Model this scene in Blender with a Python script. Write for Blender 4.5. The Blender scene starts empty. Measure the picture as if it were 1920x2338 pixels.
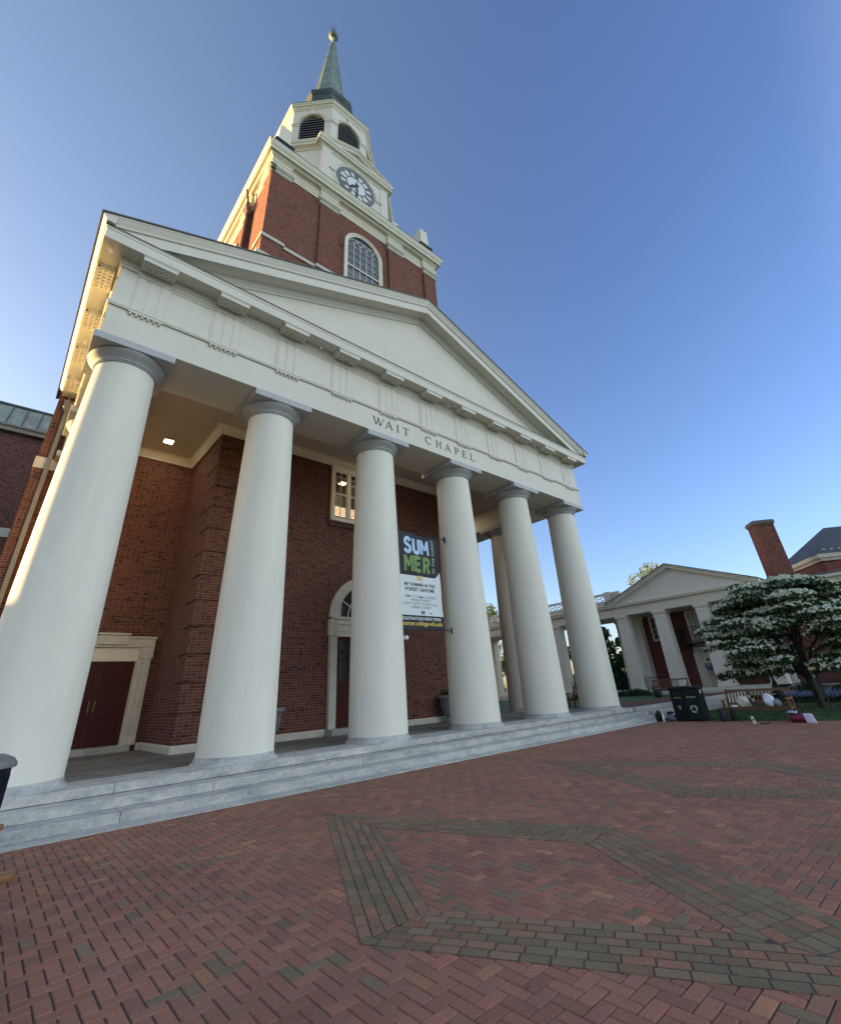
import bpy, bmesh, math, random
import numpy as np
from mathutils import Vector, Matrix
R = math.radians
random.seed(7); RNG = np.random.default_rng(7)
scene = bpy.context.scene
COL = scene.collection

# ------------------------------------------------------------------ camera, sky, sun, exposure
PITCH, ROLL, YAW = 0.4689, -0.0642, 0.7389
cp, sp, cy, sy = math.cos(PITCH), math.sin(PITCH), math.cos(YAW), math.sin(YAW)
fw = Vector((sy*cp, cy*cp, sp)); rt = Vector((cy, -sy, 0)); up = rt.cross(fw)
rt2 = rt*math.cos(ROLL) + up*math.sin(ROLL); up2 = up*math.cos(ROLL) - rt*math.sin(ROLL)
CAM = Vector((-10.6585, -11.0711, 1.601))
cd = bpy.data.cameras.new('camera'); cam = bpy.data.objects.new('camera', cd); COL.objects.link(cam)
mw = Matrix((rt2, up2, -fw)).transposed().to_4x4(); mw.translation = CAM
cam.matrix_world = mw
cd.sensor_fit = 'VERTICAL'; cd.sensor_height = 24.0
cd.lens = 24.0*1027.9/2338.0
cd.shift_y = -111.0/2338.0
cd.clip_start = 0.05; cd.clip_end = 3000
scene.camera = cam

SUN_AZ = Vector((-0.63, 0.777, 0)).normalized(); SUN_EL = R(8.0)
world = bpy.data.worlds.new("World"); scene.world = world; world.use_nodes = True
wt = world.node_tree; wt.nodes.clear()
sky = wt.nodes.new('ShaderNodeTexSky'); sky.sky_type = 'NISHITA'; sky.sun_disc = False
sky.sun_elevation = SUN_EL; sky.sun_rotation = math.atan2(SUN_AZ.x, SUN_AZ.y)
sky.altitude = 200; sky.air_density = 1.0; sky.dust_density = 1.0; sky.ozone_density = 1.6
bg = wt.nodes.new('ShaderNodeBackground'); bg.inputs['Strength'].default_value = 0.085
wo = wt.nodes.new('ShaderNodeOutputWorld')
# sky behind the camera multiplied brighter and rosier, added to lift the shaded facade
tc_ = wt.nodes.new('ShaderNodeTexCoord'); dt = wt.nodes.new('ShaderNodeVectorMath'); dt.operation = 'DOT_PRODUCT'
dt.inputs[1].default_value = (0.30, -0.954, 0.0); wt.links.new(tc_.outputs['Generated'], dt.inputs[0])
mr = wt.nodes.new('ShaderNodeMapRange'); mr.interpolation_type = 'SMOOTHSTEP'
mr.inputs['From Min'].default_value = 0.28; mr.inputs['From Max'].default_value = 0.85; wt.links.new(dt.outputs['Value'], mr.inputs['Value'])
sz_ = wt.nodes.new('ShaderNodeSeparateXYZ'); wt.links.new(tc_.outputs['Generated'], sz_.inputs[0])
mz = wt.nodes.new('ShaderNodeMapRange'); mz.interpolation_type = 'SMOOTHSTEP'      # that added boost fades near the horizon, keeping porch and soffits darker
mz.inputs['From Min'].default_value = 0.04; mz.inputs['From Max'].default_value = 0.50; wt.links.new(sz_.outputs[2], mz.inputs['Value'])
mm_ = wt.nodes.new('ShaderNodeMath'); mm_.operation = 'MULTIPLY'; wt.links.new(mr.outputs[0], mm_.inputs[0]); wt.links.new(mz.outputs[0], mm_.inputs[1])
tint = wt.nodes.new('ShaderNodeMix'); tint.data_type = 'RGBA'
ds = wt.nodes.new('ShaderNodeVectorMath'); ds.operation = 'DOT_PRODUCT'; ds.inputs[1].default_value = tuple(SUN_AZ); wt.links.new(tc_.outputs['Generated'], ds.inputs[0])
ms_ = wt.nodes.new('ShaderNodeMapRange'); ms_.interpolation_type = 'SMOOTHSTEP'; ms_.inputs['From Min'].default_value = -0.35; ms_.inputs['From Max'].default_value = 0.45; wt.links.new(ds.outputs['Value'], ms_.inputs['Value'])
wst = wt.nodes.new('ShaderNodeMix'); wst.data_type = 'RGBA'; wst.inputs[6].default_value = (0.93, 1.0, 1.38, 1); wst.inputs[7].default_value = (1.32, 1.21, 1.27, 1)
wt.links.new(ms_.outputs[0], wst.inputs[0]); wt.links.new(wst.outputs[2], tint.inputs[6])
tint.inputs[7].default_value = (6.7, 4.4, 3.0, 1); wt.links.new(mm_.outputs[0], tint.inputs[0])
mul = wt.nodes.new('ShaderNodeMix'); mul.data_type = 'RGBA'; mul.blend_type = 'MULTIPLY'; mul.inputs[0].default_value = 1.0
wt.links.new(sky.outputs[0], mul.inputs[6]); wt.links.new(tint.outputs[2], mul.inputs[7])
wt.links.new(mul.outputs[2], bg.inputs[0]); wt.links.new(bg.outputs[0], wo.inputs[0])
sl = bpy.data.lights.new('sun', 'SUN'); sl.energy = 5.0; sl.angle = R(0.6); sl.color = (1.0, 0.66, 0.25)
so = bpy.data.objects.new('sun', sl); COL.objects.link(so)
sdir = SUN_AZ*math.cos(SUN_EL) + Vector((0, 0, math.sin(SUN_EL)))
so.rotation_euler = sdir.to_track_quat('Z', 'Y').to_euler(); so.location = sdir*200
vs = scene.view_settings; scene.display_settings.display_device = 'sRGB'
vs.view_transform = 'Standard'; vs.look = 'None'; vs.gamma = 1.0; vs.use_curve_mapping = False
vs.exposure = 1.815
scene.cycles.use_denoising = True
scene.cycles.max_bounces = 8; scene.cycles.diffuse_bounces = 5

# ------------------------------------------------------------------ materials
M = {}
def newmat(name):
    m = bpy.data.materials.new(name); m.use_nodes = True
    nt = m.node_tree; nt.nodes.clear()
    o = nt.nodes.new('ShaderNodeOutputMaterial'); b = nt.nodes.new('ShaderNodeBsdfPrincipled')
    nt.links.new(b.outputs[0], o.inputs[0]); M[name] = m
    return m, nt, b
def lk(nt, a, b): nt.links.new(a, b)
def val(nt, sock, v):
    if hasattr(v, 'is_linked') or hasattr(v, 'links'): nt.links.new(v, sock)
    else: sock.default_value = v
def mth(nt, op, a, b=None, c=None):
    n = nt.nodes.new('ShaderNodeMath'); n.operation = op
    val(nt, n.inputs[0], a)
    if b is not None: val(nt, n.inputs[1], b)
    if c is not None: val(nt, n.inputs[2], c)
    return n.outputs[0]
def noise(nt, scale, detail=4, rough=0.6, vec=None, stretch=None):
    t = nt.nodes.new('ShaderNodeTexNoise'); t.inputs['Scale'].default_value = scale
    t.inputs['Detail'].default_value = detail; t.inputs['Roughness'].default_value = rough
    if vec is None:
        tc = nt.nodes.new('ShaderNodeTexCoord'); vec = tc.outputs['Object']
    if stretch:
        mp = nt.nodes.new('ShaderNodeMapping'); mp.inputs['Scale'].default_value = stretch
        lk(nt, vec, mp.inputs[0]); vec = mp.outputs[0]
    lk(nt, vec, t.inputs['Vector']); return t.outputs['Fac']
def ramp(nt, fac, stops, const=False):
    r = nt.nodes.new('ShaderNodeValToRGB'); e = r.color_ramp.elements
    if const: r.color_ramp.interpolation = 'CONSTANT'
    while len(e) < len(stops): e.new(0.5)
    for k, (p, c) in enumerate(stops):
        e[k].position = p; e[k].color = (c[0], c[1], c[2], 1)
    lk(nt, fac, r.inputs[0]); return r.outputs[0]
def mix(nt, fac, a, b, mode='MIX'):
    n = nt.nodes.new('ShaderNodeMix'); n.data_type = 'RGBA'; n.blend_type = mode
    val(nt, n.inputs[0], fac)
    for s, v in ((n.inputs[6], a), (n.inputs[7], b)):
        if isinstance(v, tuple): s.default_value = (v[0], v[1], v[2], 1)
        else: lk(nt, v, s)
    return n.outputs[2]
def bump(nt, bsdf, h, strength=0.3, dist=0.01):
    n = nt.nodes.new('ShaderNodeBump'); n.inputs['Strength'].default_value = strength
    n.inputs['Distance'].default_value = dist
    lk(nt, h, n.inputs['Height']); lk(nt, n.outputs[0], bsdf.inputs['Normal'])
def plain(name, c, rough=0.6, var=0.12, scale=3.0, metal=0.0, bmp=0.0, bscale=60, spec=0.5, stretch=None):
    m, nt, b = newmat(name)
    f = noise(nt, scale, 5, 0.65, stretch=stretch)
    lo = tuple(x*(1-var) for x in c); hi = tuple(min(1, x*(1+var)) for x in c)
    lk(nt, ramp(nt, f, [(0.3, lo), (0.7, hi)]), b.inputs['Base Color'])
    b.inputs['Roughness'].default_value = rough; b.inputs['Metallic'].default_value = metal
    b.inputs['Specular IOR Level'].default_value = spec
    if bmp: bump(nt, b, noise(nt, bscale, 3), bmp, 0.004)
    return m
def emit(name, c, s):
    m, nt, b = newmat(name)
    b.inputs['Base Color'].default_value = (*c, 1)
    b.inputs['Emission Color'].default_value = (*c, 1); b.inputs['Emission Strength'].default_value = s
def brick(name, stops, mortar, h=0.083, wide=0.345, mw=0.011, bstr=0.5):
    """Flemish bond from the mesh UVs (metres): stretcher and header alternate in each course."""
    m, nt, b = newmat(name)
    uv = nt.nodes.new('ShaderNodeUVMap'); s = nt.nodes.new('ShaderNodeSeparateXYZ'); lk(nt, uv.outputs[0], s.inputs[0])
    V = mth(nt, 'DIVIDE', s.outputs[1], h); row = mth(nt, 'FLOOR', V); fv = mth(nt, 'SUBTRACT', V, row)
    odd = mth(nt, 'MULTIPLY', mth(nt, 'FLOORED_MODULO', row, 2.0), 0.5)
    U = mth(nt, 'ADD', mth(nt, 'DIVIDE', s.outputs[0], wide), odd); cu = mth(nt, 'FLOOR', U); fu = mth(nt, 'SUBTRACT', U, cu)
    hd = mth(nt, 'GREATER_THAN', fu, 0.66)
    du = mth(nt, 'MULTIPLY', mth(nt, 'MINIMUM', mth(nt, 'MINIMUM', fu, mth(nt, 'SUBTRACT', 1.0, fu)),
             mth(nt, 'ABSOLUTE', mth(nt, 'SUBTRACT', fu, 0.66))), wide)
    dv = mth(nt, 'MULTIPLY', mth(nt, 'MINIMUM', fv, mth(nt, 'SUBTRACT', 1.0, fv)), h)
    d = mth(nt, 'MINIMUM', du, dv)
    mm = nt.nodes.new('ShaderNodeMapRange'); mm.inputs['From Min'].default_value = mw*0.35; mm.inputs['From Max'].default_value = mw*0.75
    lk(nt, d, mm.inputs['Value']); face = mm.outputs[0]
    cv = nt.nodes.new('ShaderNodeCombineXYZ'); lk(nt, mth(nt, 'ADD', mth(nt, 'MULTIPLY', cu, 2.0), hd), cv.inputs[0]); lk(nt, row, cv.inputs[1])
    wn = nt.nodes.new('ShaderNodeTexWhiteNoise'); wn.noise_dimensions = '2D'; lk(nt, cv.outputs[0], wn.inputs['Vector'])
    rnd = mth(nt, 'SUBTRACT', wn.outputs[0], mth(nt, 'MULTIPLY', hd, 0.10))
    c = ramp(nt, rnd, stops)
    big = noise(nt, 0.6, 4); c = mix(nt, 0.5, c, ramp(nt, big, [(0.3, (0.72, 0.72, 0.74)), (0.7, (1.15, 1.12, 1.1))]), 'MULTIPLY')
    c = mix(nt, 0.35, c, ramp(nt, noise(nt, 45, 3), [(0.25, (0.6, 0.6, 0.6)), (0.75, (1.2, 1.2, 1.2))]), 'MULTIPLY')
    mo = mix(nt, noise(nt, 7, 3), tuple(x*0.8 for x in mortar), tuple(x*1.15 for x in mortar))
    lk(nt, mix(nt, face, mo, c), b.inputs['Base Color'])
    b.inputs['Roughness'].default_value = 0.85; b.inputs['Specular IOR Level'].default_value = 0.25
    bump(nt, b, mth(nt, 'ADD', face, mth(nt, 'MULTIPLY', noise(nt, 90, 2), 0.3)), bstr, 0.006)
    return m

def painted(name, c):
    m, nt, b = newmat(name)
    k = ramp(nt, noise(nt, 0.9, 6, 0.65), [(0.3, tuple(x*0.955 for x in c)), (0.7, tuple(x*1.03 for x in c))])
    k = mix(nt, 0.5, k, ramp(nt, noise(nt, 3.2, 5, 0.7, stretch=(1.7, 1.7, 0.12)), [(0.34, (0.92, 0.91, 0.88)), (0.50, (1, 1, 1))]), 'MULTIPLY')
    k = mix(nt, 0.5, k, ramp(nt, noise(nt, 26, 4, 0.7), [(0.26, (0.88, 0.87, 0.84)), (0.42, (1, 1, 1))]), 'MULTIPLY')
    lk(nt, k, b.inputs['Base Color']); b.inputs['Roughness'].default_value = 0.62; bump(nt, b, noise(nt, 140, 3), 0.12, 0.004)
painted('cream', (0.70, 0.665, 0.58))
plain('cream_trim', (0.71, 0.665, 0.545), 0.5, 0.05, 2.0)
def column_paint():
    m, nt, b = newmat('column_paint')
    f = noise(nt, 1.1, 5, 0.6, stretch=(1.6, 1.6, 0.35))
    c = ramp(nt, f, [(0.3, (0.70, 0.675, 0.59)), (0.7, (0.775, 0.745, 0.65))])
    c = mix(nt, 0.35, c, ramp(nt, noise(nt, 2.6, 6, 0.7, stretch=(1.6, 1.6, 0.10)), [(0.34, (0.90, 0.89, 0.86)), (0.5, (1, 1, 1))]), 'MULTIPLY')
    c = mix(nt, 0.5, c, ramp(nt, noise(nt, 18, 5, 0.75), [(0.24, (0.82, 0.81, 0.78)), (0.38, (1, 1, 1))]), 'MULTIPLY')
    g = noise(nt, 260, 2, 0.5)
    c = mix(nt, 0.10, c, ramp(nt, g, [(0.3, (0.6, 0.6, 0.6)), (0.7, (1.2, 1.2, 1.2))]), 'MULTIPLY')
    lk(nt, c, b.inputs['Base Color']); b.inputs['Roughness'].default_value = 0.7
    bump(nt, b, g, 0.10, 0.003)
column_paint()
plain('capital_stone', (0.40, 0.40, 0.405), 0.7, 0.10, 5, bmp=0.1)
plain('abacus_lead', (0.43, 0.43, 0.435), 0.55, 0.14, 6, bmp=0.1)
plain('limestone', (0.56, 0.53, 0.46), 0.75, 0.13, 4, bmp=0.15)
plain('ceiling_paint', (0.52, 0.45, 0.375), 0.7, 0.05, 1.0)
def granite(name, a, bb, stain):
    m, nt, b = newmat(name)
    sp_ = noise(nt, 110, 3, 0.8); c = ramp(nt, sp_, [(0.33, a), (0.67, bb)])
    st = noise(nt, 2.1, 7, 0.75, stretch=(0.8, 1.0, 2.2))
    c = mix(nt, 1.0, c, ramp(nt, st, [(0.36, stain), (0.50, (0.92, 0.93, 0.95)), (0.62, (1.10, 1.09, 1.06)), (0.74, (1.24, 1.22, 1.18))]), 'MULTIPLY')
    c = mix(nt, 0.7, c, ramp(nt, noise(nt, 14, 5, 0.7), [(0.3, (0.72, 0.73, 0.76)), (0.7, (1.2, 1.2, 1.18))]), 'MULTIPLY')
    at = nt.nodes.new('ShaderNodeAttribute'); at.attribute_name = 'tone'
    c = mix(nt, 1.0, c, at.outputs['Color'], 'MULTIPLY')
    lk(nt, c, b.inputs['Base Color']); b.inputs['Roughness'].default_value = 0.75
    bump(nt, b, noise(nt, 90, 3), 0.25, 0.004)
granite('granite', (0.34, 0.335, 0.315), (0.53, 0.52, 0.49), (0.64, 0.66, 0.68))
granite('pale_concrete', (0.40, 0.385, 0.34), (0.50, 0.48, 0.43), (0.82, 0.82, 0.80))
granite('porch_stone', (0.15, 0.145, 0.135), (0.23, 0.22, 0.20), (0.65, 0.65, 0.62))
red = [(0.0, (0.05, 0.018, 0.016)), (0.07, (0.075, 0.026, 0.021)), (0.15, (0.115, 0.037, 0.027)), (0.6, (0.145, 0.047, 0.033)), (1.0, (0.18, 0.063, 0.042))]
brick('red_brick', red, (0.215, 0.165, 0.135))
brick('path_brick', red, (0.16, 0.12, 0.10), h=0.10, wide=0.30)
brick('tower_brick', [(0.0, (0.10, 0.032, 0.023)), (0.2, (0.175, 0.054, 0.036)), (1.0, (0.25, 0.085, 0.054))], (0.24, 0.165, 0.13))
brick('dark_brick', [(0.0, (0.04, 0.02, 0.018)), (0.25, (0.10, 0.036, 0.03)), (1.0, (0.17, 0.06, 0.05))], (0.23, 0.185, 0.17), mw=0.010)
brick('hall_brick', [(0.0, (0.075, 0.022, 0.018)), (0.3, (0.14, 0.04, 0.031)), (1.0, (0.20, 0.064, 0.046))], (0.19, 0.13, 0.105))
def paver():
    m, nt, b = newmat('paver')
    at = nt.nodes.new('ShaderNodeAttribute'); at.attribute_name = 'tone'
    c = mix(nt, 0.75, at.outputs['Color'], ramp(nt, noise(nt, 55, 4, 0.75), [(0.25, (0.55, 0.55, 0.57)), (0.5, (1, 1, 1)), (0.78, (1.35, 1.3, 1.25))]), 'MULTIPLY')
    c = mix(nt, 0.6, c, ramp(nt, noise(nt, 0.55, 5, 0.6), [(0.3, (0.74, 0.76, 0.80)), (0.7, (1.15, 1.1, 1.08))]), 'MULTIPLY')
    vo = nt.nodes.new('ShaderNodeTexVoronoi'); vo.inputs['Scale'].default_value = 1.9; vo.inputs['Randomness'].default_value = 1.0
    tcp = nt.nodes.new('ShaderNodeTexCoord'); lk(nt, tcp.outputs['Object'], vo.inputs['Vector'])      # trodden-in gum and drips
    c = mix(nt, ramp(nt, vo.outputs['Distance'], [(0.0, (.5,.5,.5)), (0.030, (.5,.5,.5)), (0.045, (0,0,0))]), c, (0.055, 0.05, 0.045))
    lk(nt, c, b.inputs['Base Color']); b.inputs['Roughness'].default_value = 0.8
    b.inputs['Specular IOR Level'].default_value = 0.12
    bump(nt, b, noise(nt, 120, 4, 0.7), 0.35, 0.004)
paver()
plain('joint_sand', (0.05, 0.04, 0.035), 0.95, 0.3, 30)
plain('grass', (0.035, 0.075, 0.022), 0.9, 0.45, 6, bmp=0.6, bscale=90)
plain('chimney_cap', (0.155, 0.125, 0.105), 0.85, 0.2, 4)
plain('soil', (0.035, 0.026, 0.018), 0.95, 0.4, 8, bmp=0.5)
plain('roof_slate', (0.055, 0.058, 0.066), 0.6, 0.25, 9, bmp=0.2, bscale=14)
plain('roof_edge', (0.085, 0.08, 0.075), 0.5, 0.2, 3)
def copper(name, a, bb, cc):
    m, nt, b = newmat(name)
    c = ramp(nt, noise(nt, 1.3, 6, 0.7, stretch=(1, 1, 0.6)), [(0.3, a), (0.52, bb), (0.75, cc)])
    lk(nt, c, b.inputs['Base Color']); b.inputs['Roughness'].default_value = 0.6
copper('wing_copper', (0.20, 0.17, 0.16), (0.24, 0.33, 0.32), (0.36, 0.47, 0.47))
copper('spire_copper', (0.15, 0.195, 0.18), (0.25, 0.32, 0.29), (0.36, 0.42, 0.385))
copper('dark_copper', (0.025, 0.035, 0.035), (0.045, 0.07, 0.068), (0.09, 0.13, 0.12))
plain('seam_metal', (0.10, 0.11, 0.115), 0.5, 0.2, 5)
plain('pipe_metal', (0.20, 0.185, 0.165), 0.55, 0.15, 3)
plain('brown_pipe', (0.10, 0.045, 0.03), 0.5, 0.2, 3)
plain('iron', (0.012, 0.012, 0.014), 0.45, 0.2, 10)
plain('letter_black', (0.02, 0.019, 0.018), 0.5, 0.1, 10)
plain('door_wood', (0.060, 0.011, 0.009), 0.5, 0.3, 2, stretch=(6, 6, 0.6), spec=0.18)
plain('old_brass', (0.25, 0.17, 0.07), 0.4, 0.2, 8, metal=0.7)
plain('dark_inside', (0.008, 0.008, 0.010), 0.9, 0.2, 3)
plain('louver', (0.018, 0.018, 0.024), 0.75, 0.2, 5)
plain('louver_edge', (0.26, 0.26, 0.29), 0.6, 0.2, 5)
plain('blind', (0.36, 0.27, 0.19), 0.7, 0.1, 4)
plain('clock_white', (0.72, 0.74, 0.76), 0.4, 0.03, 4)
plain('clock_grey', (0.14, 0.14, 0.15), 0.6, 0.2, 14)
plain('bench_wood', (0.125, 0.055, 0.028), 0.6, 0.35, 3, stretch=(8, 1.2, 8), bmp=0.2, bscale=40)
plain('arm_wood', (0.20, 0.085, 0.030), 0.45, 0.35, 3, stretch=(9, 1.0, 9))
plain('bin_navy', (0.007, 0.009, 0.017), 0.55, 0.2, 4, spec=0.15)
plain('bin_green', (0.006, 0.022, 0.018), 0.55, 0.2, 4, spec=0.15)
plain('bin_lid', (0.17, 0.165, 0.165), 0.5, 0.15, 5)
plain('decal_white', (0.34, 0.40, 0.36), 0.5, 0.1, 8)
plain('decal_gold', (0.26, 0.20, 0.08), 0.5, 0.1, 8)
plain('paper_white', (0.78, 0.78, 0.78), 0.6, 0.04, 8)
plain('tote_canvas', (0.66, 0.60, 0.52), 0.8, 0.12, 10, bmp=0.3)
plain('plastic_bag', (0.62, 0.68, 0.78), 0.25, 0.12, 8, bmp=0.4, bscale=18)
plain('grey_cloth', (0.22, 0.23, 0.25), 0.8, 0.2, 10, bmp=0.4)
plain('denim', (0.11, 0.14, 0.21), 0.9, 0.25, 14, bmp=0.5)
plain('black_cloth', (0.012, 0.012, 0.017), 0.8, 0.3, 12, bmp=0.4)
plain('navy_cloth', (0.018, 0.020, 0.045), 0.8, 0.3, 12, bmp=0.4)
plain('magenta_cloth', (0.15, 0.010, 0.055), 0.75, 0.25, 9, bmp=0.4)
plain('lilac_cap', (0.62, 0.55, 0.66), 0.7, 0.06, 9)
plain('foil', (0.62, 0.62, 0.64), 0.25, 0.1, 14, metal=0.8, bmp=0.6, bscale=40)
plain('skin', (0.42, 0.24, 0.17), 0.55, 0.05, 8)
plain('blue_shirt', (0.055, 0.105, 0.22), 0.8, 0.15, 9)
plain('tan_shorts', (0.36, 0.29, 0.21), 0.8, 0.1, 9)
plain('hair', (0.03, 0.018, 0.012), 0.6, 0.3, 30)
plain('bark', (0.035, 0.026, 0.020), 0.9, 0.35, 9, bmp=0.7, bscale=26)
plain('urn_grey', (0.20, 0.21, 0.22), 0.75, 0.15, 7, bmp=0.2)
plain('banner_dark', (0.020, 0.021, 0.027), 0.6, 0.12, 2, bmp=0.5, bscale=3.0, spec=0.3)
plain('banner_white', (0.66, 0.70, 0.72), 0.55, 0.03, 3, bmp=0.5, bscale=3.0)
plain('banner_gold', (0.62, 0.44, 0.09), 0.6, 0.05, 6)
plain('banner_grey', (0.36, 0.37, 0.38), 0.6, 0.08, 30)
plain('sky_print', (0.42, 0.60, 0.85), 0.6, 0.22, 2.2)
plain('sign_navy', (0.013, 0.018, 0.028), 0.7, 0.15, 5, spec=0.1)
plain('sign_tan', (0.34, 0.27, 0.14), 0.6, 0.1, 5)
def forest_print():
    m, nt, b = newmat('forest_print')
    lk(nt, ramp(nt, noise(nt, 5, 6, 0.7, stretch=(3, 1, 0.6)), [(0.35, (0.11, 0.19, 0.07)), (0.5, (0.15, 0.29, 0.065)), (0.62, (0.25, 0.36, 0.10)), (0.72, (0.45, 0.45, 0.36))]), b.inputs['Base Color'])
    b.inputs['Roughness'].default_value = 0.6
forest_print()
def glass(name, c=(0.012, 0.014, 0.018), rough=0.04):
    m, nt, b = newmat(name); b.inputs['Base Color'].default_value = (*c, 1)
    b.inputs['Roughness'].default_value = rough; b.inputs['Specular IOR Level'].default_value = 0.9
    bump(nt, b, noise(nt, 1.2, 2), 0.05, 0.02)
glass('dark_glass'); glass('sky_glass', (0.035, 0.05, 0.085), 0.06)
def clear_glass():
    m, nt, b = newmat('clear_glass'); nt.nodes.remove(b)
    o = [n for n in nt.nodes if n.type == 'OUTPUT_MATERIAL'][0]
    t = nt.nodes.new('ShaderNodeBsdfTransparent'); gl = nt.nodes.new('ShaderNodeBsdfGlossy'); gl.inputs['Roughness'].default_value = 0.03
    fr = nt.nodes.new('ShaderNodeFresnel'); fr.inputs[0].default_value = 1.5; ms = nt.nodes.new('ShaderNodeMixShader')
    lk(nt, fr.outputs[0], ms.inputs[0]); lk(nt, t.outputs[0], ms.inputs[1]); lk(nt, gl.outputs[0], ms.inputs[2]); lk(nt, ms.outputs[0], o.inputs[0])
clear_glass()
plain('pale_shade', (0.40, 0.42, 0.43), 0.3, 0.15, 1.5)
emit('lamp_glow', (1.0, 0.86, 0.62), 9.0)
emit('lit_room', (1.0, 0.72, 0.45), 0.55)
def foliage(name, a, bb, cc):
    m, nt, b = newmat(name)
    at = nt.nodes.new('ShaderNodeAttribute'); at.attribute_name = 'tone'
    sx = nt.nodes.new('ShaderNodeSeparateXYZ'); lk(nt, at.outputs['Vector'], sx.inputs[0])
    lk(nt, ramp(nt, sx.outputs[0], [(0.0, a), (0.5, bb), (1.0, cc)]), b.inputs['Base Color'])
    b.inputs['Roughness'].default_value = 0.55; b.inputs['Specular IOR Level'].default_value = 0.3
    tr = nt.nodes.new('ShaderNodeBsdfTranslucent'); lk(nt, ramp(nt, sx.outputs[0], [(0.0, a), (0.5, bb), (1.0, cc)]), tr.inputs[0])
    ms = nt.nodes.new('ShaderNodeMixShader'); ms.inputs[0].default_value = 0.3
    out = [n for n in nt.nodes if n.type == 'OUTPUT_MATERIAL'][0]
    lk(nt, b.outputs[0], ms.inputs[1]); lk(nt, tr.outputs[0], ms.inputs[2]); lk(nt, ms.outputs[0], out.inputs[0])
foliage('leaf_green', (0.018, 0.045, 0.012), (0.035, 0.080, 0.020), (0.075, 0.125, 0.030))
foliage('leaf_deep', (0.012, 0.032, 0.010), (0.026, 0.062, 0.018), (0.055, 0.100, 0.028))
foliage('leaf_light', (0.09, 0.12, 0.02), (0.16, 0.20, 0.035), (0.25, 0.27, 0.05))
foliage('blossom_white', (0.40, 0.45, 0.31), (0.58, 0.62, 0.47), (0.74, 0.76, 0.64))
foliage('flower_blue', (0.07, 0.09, 0.20), (0.13, 0.16, 0.33), (0.30, 0.33, 0.50))
foliage('grass_blade', (0.025, 0.058, 0.016), (0.045, 0.095, 0.026), (0.08, 0.14, 0.04))

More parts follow.
